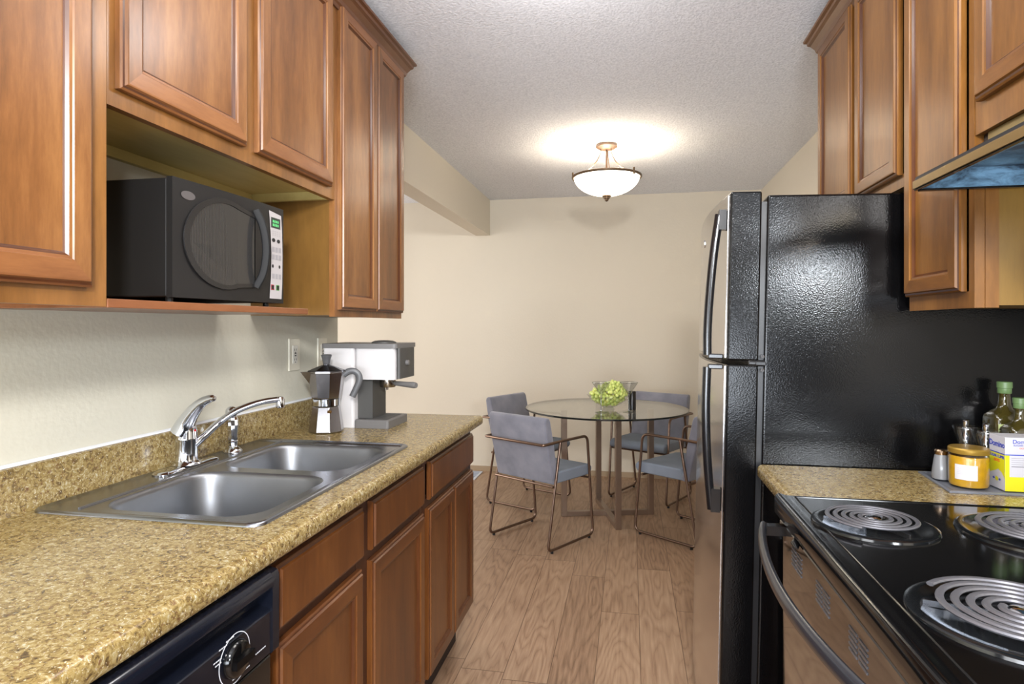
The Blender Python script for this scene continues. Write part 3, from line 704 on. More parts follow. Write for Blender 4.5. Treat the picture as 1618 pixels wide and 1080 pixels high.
# ------------------------------------------------------------------ fridge
t = thing('refrigerator', 'tall black refrigerator with stainless door fronts, right of the table', 'refrigerator', (.70, 2.195, FZ))
t.rotation_euler = (0, R(1.2), 0)
def pebble():
    m, nt, b = new_mat('textured_black_steel'); N = nt.nodes; L = nt.links
    b.inputs['Base Color'].default_value = (*lin((8, 8, 9)), 1); b.inputs['Roughness'].default_value = .15; b.inputs['Specular IOR Level'].default_value = .30
    tc = N.new('ShaderNodeTexCoord'); n = N.new('ShaderNodeTexVoronoi'); n.feature = 'SMOOTH_F1'; n.inputs['Scale'].default_value = 330
    n2 = N.new('ShaderNodeTexNoise'); n2.inputs['Scale'].default_value = 260; n2.inputs['Detail'].default_value = 3
    L.new(tc.outputs['Object'], n.inputs['Vector']); L.new(tc.outputs['Object'], n2.inputs['Vector'])
    mm = N.new('ShaderNodeMath'); mm.operation = 'ADD'; L.new(n.outputs['Distance'], mm.inputs[0]); L.new(n2.outputs['Fac'], mm.inputs[1])
    bp = N.new('ShaderNodeBump'); bp.inputs['Strength'].default_value = .34; bp.inputs['Distance'].default_value = .0005
    L.new(mm.outputs[0], bp.inputs['Height']); L.new(bp.outputs['Normal'], b.inputs['Normal']); return m
PEB = pebble()
STN = mat('stainless_front', (214, 212, 212), rough=.16, metal=1)
TS = mat('fridge_top_tan', (190, 150, 96), rough=.4)
bm = BM(); box(bm, .341, 1.03, 1.832, 2.56, FZ+.02, 1.657); obj('body', bm, PEB, t, bevel=.006, bseg=3)
bm = BM(); box(bm, .327, .341, 1.842, 2.55, FZ+.10, 1.640); obj('gasket', bm, BLACKM, t)
def fdoor(z0, z1, nm):
    prof = [(.3265, 1.832), (.3265, 2.56)]
    for i in range(17):
        y = 2.56-.728*i/16; prof.append((.243-.020*math.sin(PI*i/16), y))
    bm = BM(); extr(bm, prof, 'z', z0, z1); d = obj(nm, bm, PEB, t, bevel=.005, bseg=2)
    bm = BM(); fr = [(.2428-.020*math.sin(PI*i/30), 2.56-.728*i/30) for i in range(1, 30)]
    back = [(x+.002, y) for x, y in fr[::-1]]; fr2 = [(x-.0015, y) for x, y in fr]
    extr(bm, fr2+back, 'z', z0+.006, z1-.006); obj('stainless_panel', bm, STN, d, smooth=True)['label'] = 'brushed stainless door front'
    return d
d1 = fdoor(1.193, 1.668, 'freezer_door'); d2 = fdoor(FZ+.075, 1.181, 'fridge_door')
HB = mat('handle_black', (18, 18, 20), rough=.18, spec=.6)
def hnd(pts, mz0, mz1, d, mx):
    bm = BM(); tube(bm, spline(pts, 6), .0125, 12, flat=(.9, 1.0), up=(0, 1, 0)); box(bm, mx, .236, 1.855, 1.885, mz0, mz1); obj('door_handle', bm, HB, d, smooth=True)
hnd([(.218, 1.87, 1.610), (.205, 1.87, 1.50), (.196, 1.87, 1.38), (.192, 1.87, 1.28), (.193, 1.87, 1.205)], 1.565, 1.622, d1, .216)
hnd([(.193, 1.87, 1.170), (.192, 1.87, 1.06), (.196, 1.87, .95), (.204, 1.87, .85), (.214, 1.87, .76)], .755, .822, d2, .210)
for dd, z in ((d1, 1.202), (d2, 1.172)):
    bm = BM(); box(bm, .194, .236, 1.86, 1.88, z-.007, z+.007); obj('handle_bracket', bm, HB, dd, bevel=.003)
bm = BM(); tube(bm, [(.30, 1.838, 1.187), (.345, 1.838, 1.187)], .009, 10); box(bm, .318, .345, 1.826, 1.85, 1.181, 1.192); obj('middle_hinge', bm, BLACKM, t, bevel=.002)
for z in (1.168, 1.206):
    bm = BM(); lathe(bm, [(.005, -.002), (.005, .0), (.003, .002)], (.336, 1.828, z), 12, 'y'); obj('hinge_screw', bm, CHROME, t)

bm = BM(); lathe(bm, [(.013, 0), (.013, -.002), (.011, -.003), (0, -.003)], (.2215, 2.26, 1.575), 24, 'x'); b_ = obj('badge', bm, CHROME, d1, smooth=True); b_['label'] = 'round chrome emblem'
bm = BM(); box(bm, .40, 1.0, 1.86, 2.54, FZ, FZ+.02); obj('base_grille', bm, BLACKM, t)

# ------------------------------------------------------------------ right wall cabinets
RF = .72; RDm = (WR, WRH)
def rcab(label, y0, y1, z0, doors, dz0, st0=.022, st1=.022, mids=(), rb=.036):
    t = thing('wall_cabinet', label, 'cabinet', (.9, (y0+y1)/2, z0))
    bm = BM(); carcass(bm, RF+.0195, XR-.001, y0+.001, y1-.001, z0+.005, 2.36); obj('carcass', bm, VENR, t)
    face_frame('face_frame', RF, RF+.019, y0, y1, z0, 2.375, st0, st1, rb, .03, list(mids), WR, t)
    for a, b in doors: panel_door('door', a, b, dz0, 2.352, RF-.0005, -1, RDm, t, fw=.052)
    return t
rcab('two-door maple wall cabinet above the refrigerator', 1.797, 2.560, 1.672, [(1.834, 2.152), (2.192, 2.545)], 1.704, .03, .02, [(2.145, 2.20)])
c = rcab('narrow full-height maple wall cabinet between the refrigerator and range hood', 1.482, 1.795, 1.338, [(1.512, 1.788)], 1.374)
bm = BM(); box(bm, RF+.0195, RF+.045, 1.4795, 1.4825, 1.338, 1.70); obj('side_strip', bm, WR, c)
rcab('maple wall cabinet above the range hood at the right edge', .72, 1.4785, 1.703, [(.74, 1.085), (1.110, 1.452)], 1.766, .03, .03, [(1.08, 1.12)], .075)
cw = crown(RF-.001, -1, .70, 2.563, wood('crown_maple_right', (84, 52, 26), (102, 66, 34), (118, 78, 42), axis='y'), None, True)
tag(cw, 'wood crown moulding along the tops of the right wall cabinets', 'moulding')

# range hood
BRONZE = mat('hood_bronze_gloss', (150, 124, 80), rough=.22, metal=.75)
t = thing('range_hood', 'black and bronze range hood with painted blue reflection underneath, over the stove', 'range hood', (.85, 1.09, 1.59))
bm = BM(); y0, y1 = .72, 1.466
# shell: front band, sloping top, ends
extr(bm, [(.597, 1.588), (.603, 1.588), (.606, 1.612), (.70, 1.640), (1.085, 1.640), (1.085, 1.646), (.70, 1.646), (.600, 1.617), (.597, 1.609)], 'y', y0, y1)
obj('canopy', bm, BLACK, t)
bm = BM(); box(bm, .5935, .5968, y0, y1, 1.5905, 1.608); obj('front_band', bm, BRONZE, t, bevel=.001)['label'] = 'bronze front band'
def hood_reflection():  # reflected window light painted as blue noise on the hood's inner faces
    m, nt, b = new_mat('painted_blue_reflection'); N = nt.nodes; L = nt.links
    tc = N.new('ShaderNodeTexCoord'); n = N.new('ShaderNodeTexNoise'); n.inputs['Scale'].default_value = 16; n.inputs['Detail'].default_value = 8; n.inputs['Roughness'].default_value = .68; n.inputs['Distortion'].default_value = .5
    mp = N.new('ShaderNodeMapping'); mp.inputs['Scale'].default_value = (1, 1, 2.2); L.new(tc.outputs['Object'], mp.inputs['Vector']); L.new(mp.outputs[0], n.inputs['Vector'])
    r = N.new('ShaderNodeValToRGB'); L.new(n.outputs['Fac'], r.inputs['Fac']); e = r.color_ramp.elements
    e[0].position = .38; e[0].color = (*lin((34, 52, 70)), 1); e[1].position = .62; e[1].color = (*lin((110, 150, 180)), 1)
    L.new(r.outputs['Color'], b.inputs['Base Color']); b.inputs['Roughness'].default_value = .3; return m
HBL = hood_reflection()
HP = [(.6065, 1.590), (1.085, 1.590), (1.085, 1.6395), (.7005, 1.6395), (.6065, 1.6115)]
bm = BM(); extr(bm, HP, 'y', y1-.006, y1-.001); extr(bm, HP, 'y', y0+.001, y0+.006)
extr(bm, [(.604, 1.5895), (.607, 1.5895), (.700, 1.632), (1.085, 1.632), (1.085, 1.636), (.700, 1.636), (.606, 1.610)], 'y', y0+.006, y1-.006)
obj('underside', bm, HBL, t)['label'] = 'inner faces with a painted blue reflection'
bm = BM(); extr(bm, [(.604, 1.586), (1.085, 1.586), (1.085, 1.590), (.604, 1.590)], 'y', y1-.012, y1); obj('bottom_lip', bm, BLACK, t)
bm = BM(); box(bm, .7305, 1.08, y0+.01, y1-.012, 1.6465, 1.7025); obj('duct_box', bm, mat('duct_bronze', (140, 122, 80), rough=.35, metal=.6), t, bevel=.002)
bm = BM(); box(bm, .735, 1.05, y1-.0115, y1+.010, 1.647, 1.7025); obj('duct_side', bm, BLACK, t)

# ------------------------------------------------------------------ right counter and stove
counter(1.492, 1.822, None, 'short speckled countertop between the stove and refrigerator', XR-.001, .347, -1, back=False)
t = thing('base_cabinet', 'narrow maple base cabinet between the stove and refrigerator', 'cabinet', (.75, 1.655, FZ))
bm = BM(); box(bm, .452, XR-.002, 1.494, 1.510, FZ+.1, .872); box(bm, .452, XR-.002, 1.806, 1.820, FZ+.1, .872); box(bm, .452, XR-.002, 1.510, 1.806, FZ+.1, FZ+.116); obj('carcass', bm, WFL, t)
face_frame('face_frame', .432, .451, 1.494, 1.820, FZ+.1, .872, .025, .025, .05, .03, [], WFL, t, rails=[(1.519, 1.795, .69, .725)])
panel_door('drawer_front', 1.51, 1.80, .722, .848, .4315, -1, (WL, WL), t, slab=True); panel_door('door', 1.51, 1.80, .135, .697, .4315, -1, (WL, WLH), t)
bm = BM(); box(bm, .49, .505, 1.495, 1.819, FZ, FZ+.099); obj('toe_kick', bm, mat('toe_kick_dark_right', (40, 26, 18), rough=.7), t)

t = thing('stove', 'black electric coil stove with bowed oven handle at the lower right', 'stove', (.66, 1.09, FZ))
SY_0, SY_1 = .722, 1.486
bm = BM(); box(bm, .362, 1.02, SY_0+.004, SY_1-.004, FZ+.02, .874); obj('body', bm, BLACKM, t)
def enamel():
    m, nt, b = new_mat('speckled_black_enamel'); N = nt.nodes; L = nt.links
    b.inputs['Roughness'].default_value = .09; b.inputs['Specular IOR Level'].default_value = .4
    tc = N.new('ShaderNodeTexCoord'); n = N.new('ShaderNodeTexNoise'); n.inputs['Scale'].default_value = 220; n.inputs['Detail'].default_value = 2
    L.new(tc.outputs['Object'], n.inputs['Vector']); r = N.new('ShaderNodeValToRGB'); L.new(n.outputs['Fac'], r.inputs['Fac'])
    r.color_ramp.elements[0].position = .77; r.color_ramp.elements[0].color = (*lin((9, 9, 10)), 1); r.color_ramp.elements[1].position = .84; r.color_ramp.elements[1].color = (*lin((80, 78, 76)), 1)
    L.new(r.outputs['Color'], b.inputs['Base Color']); return m
ENA = enamel()
bm = BM()
P = [(.345, .876), (.322, .877), (.319, .882), (.319, .912), (.321, .919), (.327, .923), (.334, .9225), (.342, .9195), (.35, .919), (1.02, .919), (1.02, .876)]
extr(bm, P, 'y', SY_0, SY_1); obj('cooktop', bm, ENA, t, smooth=True, bevel=.002)
bm = BM(); tube(bm, [(.36, SY_0+.012, .919), (.36, SY_1-.014, .919), (1.0, SY_1-.014, .919)], .0022, 6); obj('spill_ridge', bm, ENA, t, smooth=True)
bm = BM(); extr(bm, [(.361, .868), (.334, .868), (.329, .864), (.329, .850), (.336, .842), (.336, .140), (.361, .140)], 'y', SY_0+.006, SY_1-.008)
DOORM = mat('oven_door_gloss', (20, 15, 12), rough=.06, spec=1.0, coat=1)
od = obj('oven_door', bm, DOORM, t, smooth=True)
bm = BM(); box(bm, .340, .361, SY_0+.006, SY_1-.008, FZ+.04, .132); obj('drawer', bm, BLACK, t, bevel=.003)
VSM = mat('vent_edge', (120, 122, 130), rough=.3, metal=.6)
for g in (1.40, 1.225, 1.05, .875):
    bm = BM()
    for hcol in (0, 1):
        ya = g-hcol*.042
        for r_ in range(5): box(bm, .3345, .3358, ya-.034, ya, .796+r_*.0085, .7995+r_*.0085)
    obj('vent_slots', bm, VSM, od)['label'] = 'rows of narrow vent slots'
bm = BM(); hp = []
for i in range(25):
    u = i/24; y = SY_1-.045-(SY_1-SY_0-.09)*u; hp.append((.287-.040*math.sin(PI*u)**.8, y, .858-.006*math.sin(PI*u)))
tube(bm, hp, .0115, 14, flat=(1.15, .75), up=(0, 0, 1))
hd_ = obj('door_handle', bm, mat('handle_black_blue_tint', (38, 40, 46), rough=.22, spec=.7), od, smooth=True)  # blue window light put into the black handle's colour
for y in (SY_1-.052, SY_0+.052):
    bm = BM(); extr(bm, rrect(.284, .334, .846, .866, .006, 3), 'y', y-.012, y+.012); obj('handle_mount', bm, HB, od, smooth=True)
bm = BM(); tube(bm, [(.328, 1.335, .872), (.322, 1.315, .868), (.320, 1.295, .864)], [.004, .009, .003], 12, flat=(.6, 1)); obj('door_latch', bm, HB, od, smooth=True)
bm = BM(); extr(bm, [(.985, .92), (1.05, .92), (1.06, 1.04), (1.02, 1.04)], 'y', SY_0+.003, SY_1-.003); obj('rear_console', bm, BLACK, t, bevel=.004)
COILM = mat('coil_steel', (112, 112, 118), rough=.32, metal=.55); PANM = mat('drip_pan_black', (16, 18, 20), rough=.12, spec=.8)
def burner(cx, cy, Rc, turns, rot):
    z = .919
    bm = BM(); rp = Rc+.022
    lathe(bm, [(rp+.004, z+.0002), (rp+.003, z+.004), (rp-.002, z+.0062), (rp-.010, z+.0055), (Rc+.006, z+.0035), (Rc-.006, z+.0015), (.02, z+.0012), (0, z+.0012)], (cx, cy, 0), 64, cap=False)
    obj('drip_pan', bm, PANM, t, smooth=True)
    bm = BM(); r0 = .017; N_ = int(turns*36); pts = []
    for i in range(N_+1):
        a = rot+2*PI*turns*i/N_; r = r0+(Rc-r0)*i/N_; pts.append((cx+r*math.cos(a), cy+r*math.sin(a), z+.0155))
    tube(bm, pts, (Rc-r0)/turns*.31, 8, flat=(.62, 1), up=(0, 0, 1))
    bc = obj('burner_coil', bm, COILM, t, smooth=True)
    bm = BM(); lathe(bm, [(.0145, z+.010), (.0145, z+.0155), (.011, z+.018), (0, z+.0185)], (cx, cy, 0), 24); obj('coil_medallion', bm, CHROME, bc, smooth=True)
    bm = BM()
    for k in range(3):
        a = rot+.5+2*PI*k/3; d = Vector((math.cos(a), math.sin(a), 0)); q = Vector((-d.y, d.x, 0)); c = Vector((cx, cy, z))
        v = [bm.verts.new(c+d*s*1+q*w+Vector((0, 0, h))) for s in (.012, Rc+.004) for w in (-.0012, .0012) for h in (.0022, .0105)]
        for f in ((0, 1, 3, 2), (4, 6, 7, 5), (0, 4, 5, 1), (2, 3, 7, 6), (1, 5, 7, 3), (0, 2, 6, 4)): bm.faces.new([v[i] for i in f])
    obj('coil_support', bm, STEEL, bc)
burner(.455, 1.290, .082, 4.6, .4)
burner(.492, .905, .102, 5.0, 2.4)
burner(.728, 1.282, .102, 5.0, .9)
burner(.775, .905, .082, 4.6, 1.4)

# ------------------------------------------------------------------ things on the right counter
bm = BM(); P = [(.722, 1.592), (1.02, 1.592), (1.02, 1.818), (.742, 1.800)]
TR = mat('tray_grey', (126, 130, 140), rough=.28, metal=.4)
lo = [[(x, y, .9145) for x, y in P], [(x, y, .9175) for x, y in P]]
cx_, cy_ = .88, 1.68
lo.append([(x+(cx_-x)*.03, y+(cy_-y)*.05, .9195) for x, y in P]); lo.append([(x+(cx_-x)*.10, y+(cy_-y)*.16, .9172) for x, y in P])
loft(bm, lo); tag(obj('serving_tray', bm, TR), 'flat grey metal tray on the right countertop holding condiments', 'tray')
TZ = .9196
t = thing('salt_shaker', 'small grey glass shaker with a metal cap at the tray left end', 'shaker', (.756, 1.708, TZ))
bm = BM(); lathe(bm, [(.015, TZ), (.0195, TZ+.003), (.0205, TZ+.015), (.018, TZ+.035), (.0145, TZ+.058), (.0135, TZ+.062)], (.756, 1.708, 0), 28); obj('shaker_body', bm, mat('frosted_glass', (118, 120, 124), rough=.25, coat=.4), t, smooth=True)
bm = BM(); lathe(bm, [(.0145, TZ+.0622), (.015, TZ+.064), (.015, TZ+.071), (.012, TZ+.0745), (0, TZ+.075)], (.756, 1.708, 0), 28); obj('cap', bm, mat('copper_cap', (176, 150, 125), rough=.22, metal=1), t, smooth=True)
# honey jar
JX, JY = .790, 1.652
t = thing('mustard_jar', 'short round jar of yellow mustard with a gold lid and white label', 'jar', (JX, JY, TZ))
bm = BM(); lathe(bm, [(.032, TZ+.0005), (.038, TZ+.003), (.0395, TZ+.008), (.0395, TZ+.068), (.037, TZ+.072)], (JX, JY, 0), 40); obj('mustard', bm, mat('mustard_yellow', (176, 134, 20), rough=.35, vary=.12, vscale=90, coat=.8), t, smooth=True)
bm = BM(); lathe(bm, [(.0405, TZ+.002), (.0405, TZ+.074), (.0385, TZ+.078)], (JX, JY, 0), 40, cap=False); obj('jar_glass', bm, thin_glass('jar_glass', (.97, .97, .95)), t, smooth=True)
bm = BM(); lathe(bm, [(.0405, TZ+.0785), (.0415, TZ+.080), (.0415, TZ+.089), (.039, TZ+.092), (0, TZ+.0925)], (JX, JY, 0), 40); obj('lid', bm, mat('gold_lid', (158, 126, 52), rough=.35, metal=.5), t, smooth=True)
bm = BM(); L0 = []
for i in range(9):
    a = R(205+i*8); L0.append((JX+.0411*math.cos(a), JY+.0411*math.sin(a)))
for a, b in zip(L0, L0[1:]): bm.faces.new([bm.verts.new(p) for p in ((*a, TZ+.020), (*b, TZ+.020), (*b, TZ+.055), (*a, TZ+.055))])
lb = obj('label', bm, mat('paper_label', (192, 190, 194), rough=.6), t)
bm = BM()
for k, zz in enumerate((.046, .041, .037, .033)):
    for a, b in zip(L0[1:-2+k % 2], L0[2:]):
        s = Vector((a[0]-JX, a[1]-JY, 0)).normalized()*.0003
        bm.faces.new([bm.verts.new(p) for p in ((a[0]+s.x, a[1]+s.y, TZ+zz), (b[0]+s.x, b[1]+s.y, TZ+zz), (b[0]+s.x, b[1]+s.y, TZ+zz+.0008), (a[0]+s.x, a[1]+s.y, TZ+zz+.0008))])
obj('label_print', bm, mat('faint_print', (170, 170, 180), rough=.6), lb)
# mills
ACR = thin_glass('clear_acrylic', (.82, .84, .86), ior=1.9)
def mill(x, y, label):
    t = thing('pepper_mill', label, 'pepper mill', (x, y, TZ))
    bm = BM(); lathe(bm, [(.0, TZ+.0005), (.022, TZ+.0005), (.024, TZ+.004), (.021, TZ+.03), (.0185, TZ+.06), (.0195, TZ+.088), (.0225, TZ+.098), (.0275, TZ+.112), (.0288, TZ+.122), (.0275, TZ+.1255), (.010, TZ+.1255)], (x, y, 0), 36, cap=False); obj('acrylic_body', bm, ACR, t, smooth=True)
    bm = BM(); lathe(bm, [(.013, TZ+.003), (.014, TZ+.07), (.012, TZ+.075)], (x, y, 0), 24); obj('peppercorns', bm, mat('peppercorn', (120, 72, 48), rough=.7, vary=.5, vscale=300), t, smooth=True)
    bm = BM(); lathe(bm, [(.003, TZ+.075), (.010, TZ+.078), (.011, TZ+.10), (.006, TZ+.108), (.004, TZ+.118), (.0075, TZ+.1258), (.008, TZ+.139), (.006, TZ+.141), (0, TZ+.1412)], (x, y, 0), 24); obj('metal_spindle', bm, CHROME, t, smooth=True)
mill(.838, 1.766, 'clear acrylic pepper mill with metal knob directly behind the yellow jar')
mill(.855, 1.708, 'clear acrylic mill with metal knob between the yellow jar and sugar box')
# bottles
OIL = mat('olive_oil_glass', (56, 50, 20), rough=.1, coat=1, spec=.7); 
def bottle(x, y, h, label, w=.036):
    t = thing('oil_bottle', label, 'bottle', (x, y, TZ))
    bm = BM(); lo = []
    def sq(s, z, r): return [(x+px, y+py, z) for px, py in rrect(-s, s, -s, s, r, 5)]
    for s, z, r in ((w-.004, 0, .010), (w, .004, .011), (w, h*.60, .011), (w*.97, h*.635, .014), (w*.78, h*.68, .02), (w*.50, h*.715, w*.46), (w*.38, h*.76, w*.36), (w*.33, h*.86, w*.32), (w*.36, h*.875, w*.35)):
        lo.append(sq(s, TZ+.0003+z, r))
    loft(bm, lo); obj('glass_body', bm, OIL, t, smooth=True)
    bm = BM(); lathe(bm, [(w*.40, TZ+h*.876), (w*.42, TZ+h*.88), (w*.42, TZ+h*.93), (w*.46, TZ+h*.935), (w*.46, TZ+h*.995), (w*.42, TZ+h)], (x, y, 0), 28); obj('cap', bm, mat('green_cap', (92, 118, 74), rough=.4), t, smooth=True)
    yy = y-w-.0006; bm = BM(); box(bm, x-w*.9, x+w*.55, yy, yy+.0004, TZ+h*.30, TZ+h*.565); lb = obj('label', bm, mat('pale_green_label', (186, 198, 140), rough=.5), t)
    bm = BM()
    for dx, dz, r_ in ((.0, .0, .0045), (.006, .003, .0042), (-.006, .004, .004), (.002, .008, .004), (-.003, -.005, .004), (.009, -.003, .0035)):
        bm.faces.new([bm.verts.new((x-.004+dx+r_*math.cos(2*PI*i/12), yy-.0003-abs(dx)*.01, TZ+h*.50+dz+r_*math.sin(2*PI*i/12))) for i in range(12)])
    obj('label_fruit', bm, mat('dark_red_print', (120, 34, 40), rough=.6), lb)
bottle(.934, 1.783, .238, 'square olive oil bottle with a green cap, behind the sugar box')
bottle(.930, 1.712, .205, 'second olive oil bottle cut by the right edge of the photo', w=.032)
# sugar box
BX0, BX1, BY0, BY1, BZ0, BZ1 = .846, .925, 1.613, 1.676, TZ, 1.043
t = thing('sugar_cube_box', 'yellow and white sugar cube carton at the tray front right', 'box', ((BX0+BX1)/2, (BY0+BY1)/2, TZ))
bm = BM(); box(bm, BX0, BX1, BY0, BY1, BZ0, BZ1)
CARD = mat('white_card', (188, 187, 194), rough=.5); YEL = mat('print_yellow', (206, 200, 24), rough=.5); BLU = mat('print_blue', (44, 62, 168), rough=.5); RED = mat('print_red', (214, 84, 40), rough=.5)
obj('carton', bm, CARD, t)
e = .0004; zb = BZ0+.082
bm = BM()
def quad(bm, pts): bm.faces.new([bm.verts.new(p) for p in pts])
quad(bm, ((BX0-e, BY0, zb), (BX0-e, BY1, zb), (BX0-e, BY1, BZ0+.030), (BX0-e, BY1-.012, BZ0+.036), (BX0-e, BY1-.024, BZ0+.040), (BX0-e, BY0+.026, BZ0+.046), (BX0-e, BY0+.012, BZ0+.040), (BX0-e, BY0, BZ0+.028)))
quad(bm, ((BX0, BY0-e, zb), (BX0+.009, BY0-e, zb), (BX0+.009, BY0-e, BZ0+.0), (BX0, BY0-e, BZ0)))
quad(bm, ((BX0+.009, BY0-e, BZ0+.033), (BX1, BY0-e, BZ0+.033), (BX1, BY0-e, BZ0), (BX0+.009, BY0-e, BZ0)))
quad(bm, ((BX1-.02, BY0-e, zb), (BX1, BY0-e, zb), (BX1, BY0-e, BZ0+.033), (BX1-.02, BY0-e, BZ0+.033)))
obj('yellow_print', bm, YEL, t)
bm = BM(); quad(bm, ((BX0-e, BY0, zb), (BX0-e, BY1, zb), (BX0-e, BY1, zb+.0025), (BX0-e, BY0, zb+.0025))); quad(bm, ((BX0, BY0-e, zb), (BX1, BY0-e, zb), (BX1, BY0-e, zb+.0025), (BX0, BY0-e, zb+.0025)))
for k in (-1, 1): quad(bm, [(BX0-2*e, (BY0+BY1)/2+k*.012+dy, BZ0+.022+dz) for dy, dz in ((-.005, 0), (0, -.003), (.005, 0), (0, .003))])
obj('blue_print', bm, BLU, t)
yc = (BY0+BY1)/2
def side_text(s, size, z, m, nm, off=0): 
    b_ = text_bm(s, size, frameM((BX0-.0006, yc+off, z), (0, -1, 0), (0, 0, 1)), .0001, .0004); obj(nm, b_, m, t)
side_text('Domino', .0185, BZ1-.020, BLU, 'brand_lettering')
side_text('SUGAR CUBES', .0090, zb-.007, BLU, 'product_lettering')
side_text('DOTS', .0085, zb-.017, RED, 'variety_lettering')
b_ = text_bm('Domino', .0125, frameM((BX0+.036, BY0-.0006, BZ1-.010), (1, 0, 0), (0, 0, 1)), .0001, .0001); obj('front_brand_lettering', b_, BLU, t)
b_ = text_bm('SUGAR CUBES', .0060, frameM((BX0+.036, BY0-.0006, BZ1-.018), (1, 0, 0), (0, 0, 1)), .0001); obj('front_product_lettering', b_, BLU, t)
b_ = text_bm('DOTS', .0050, frameM((BX0+.036, BY0-.0006, BZ1-.0245), (1, 0, 0), (0, 0, 1)), .0001); obj('front_variety_lettering', b_, RED, t)
bm = BM()
for k, zz in enumerate((.076, .071, .066, .0615)): quad(bm, ((BX0+.013, BY0-e, BZ0+zz), (BX0+.055-(k % 2)*.008, BY0-e, BZ0+zz), (BX0+.055-(k % 2)*.008, BY0-e, BZ0+zz+.0006), (BX0+.013, BY0-e, BZ0+zz+.0006)))
quad(bm, ((BX0+.013, BY0-e, BZ0+.056), (BX0+.055, BY0-e, BZ0+.056), (BX0+.055, BY0-e, BZ0+.0575), (BX0+.013, BY0-e, BZ0+.0575)))
obj('text_lines', bm, mat('grey_print', (110, 110, 118), rough=.6), t)
bm = BM(); bm.faces.new([bm.verts.new((BX0-.0007, yc+.006*math.cos(2*PI*i/20), BZ0+.022+.005*math.sin(2*PI*i/20))) for i in range(20)]); obj('yellow_seal', bm, YEL, t)

# ------------------------------------------------------------------ dining table
TX, TY, TT = -.170, 4.43, .722
t = thing('dining_table', 'round glass-topped dining table on a crossed bronze metal base', 'table', (TX, TY, FZ))
bm = BM(); r_ = .568
GT = thin_glass('table_glass', (.80, .81, .78), ior=2.7); GE = mat('dark_glass_edge', (26, 30, 28), rough=.15)
rings = lathe(bm, [(r_-.003, TT-.012), (r_, TT-.010), (r_, TT-.002), (r_-.003, TT)], (TX, TY, 0), 96)
for f in bm.faces: f.material_index = 0 if len(f.verts) > 8 else 1
obj('tabletop', bm, [GT, GE], t)
BRZ = mat('bronze_metal', (152, 132, 116), rough=.3, metal=.85)
for k, ang in enumerate((14.7, 104.7)):
    d = Vector((math.cos(R(ang)), math.sin(R(ang)), 0)); q = Vector((-d.y, d.x, 0)); c = Vector((TX+.012, TY-.01, 0))
    def bar(bm, s0, s1, z0, z1, hw=.019):
        v = [bm.verts.new(c+d*s+q*w+Vector((0, 0, z))) for s in (s0, s1) for w in (-hw, hw) for z in (z0, z1)]
        for f in ((0, 1, 3, 2), (4, 6, 7, 5), (0, 4, 5, 1), (2, 3, 7, 6), (1, 5, 7, 3), (0, 2, 6, 4)): bm.faces.new([v[i] for i in f])
    for s in (-1, 1):
        bm = BM(); a, b = sorted((s*.290, s*.328)); bar(bm, a, b, FZ, TT-.0125); obj('leg', bm, BRZ, t, bevel=.0015)
    if k == 0: bm = BM(); bar(bm, -.290, .290, FZ, FZ+.034); obj('base_bar', bm, BRZ, t, bevel=.0015)
    else:
        bm = BM(); bar(bm, -.290, -.0195, FZ, FZ+.034); bar(bm, .0195, .290, FZ, FZ+.034); obj('base_bar', bm, BRZ, t, bevel=.0015)

# ------------------------------------------------------------------ chairs
def fabric():
    m, nt, b = new_mat('grey_velvet'); N = nt.nodes; L = nt.links
    tc = N.new('ShaderNodeTexCoord'); n = N.new('ShaderNodeTexNoise'); n.inputs['Scale'].default_value = 9; n.inputs['Detail'].default_value = 5
    L.new(tc.outputs['Object'], n.inputs['Vector']); r = N.new('ShaderNodeValToRGB'); L.new(n.outputs['Fac'], r.inputs['Fac'])
    r.color_ramp.elements[0].position = .3; r.color_ramp.elements[0].color = (*lin((112, 113, 124)), 1); r.color_ramp.elements[1].position = .7; r.color_ramp.elements[1].color = (*lin((134, 134, 144)), 1)
    L.new(r.outputs['Color'], b.inputs['Base Color']); b.inputs['Roughness'].default_value = .85; b.inputs['Sheen Weight'].default_value = .35; b.inputs['Specular IOR Level'].default_value = .15
    n2 = N.new('ShaderNodeTexNoise'); n2.inputs['Scale'].default_value = 400; L.new(tc.outputs['Object'], n2.inputs['Vector']); bp = N.new('ShaderNodeBump'); bp.inputs['Strength'].default_value = .15; bp.inputs['Distance'].default_value = .001
    L.new(n2.outputs['Fac'], bp.inputs['Height']); L.new(bp.outputs['Normal'], b.inputs['Normal']); return m
FAB = fabric(); TUBE = mat('bronze_tube', (124, 102, 88), rough=.28, metal=.9)
SEATM = mat('grey_velvet_seat', (128, 136, 148), rough=.85, spec=.15, vary=.08, vscale=8)
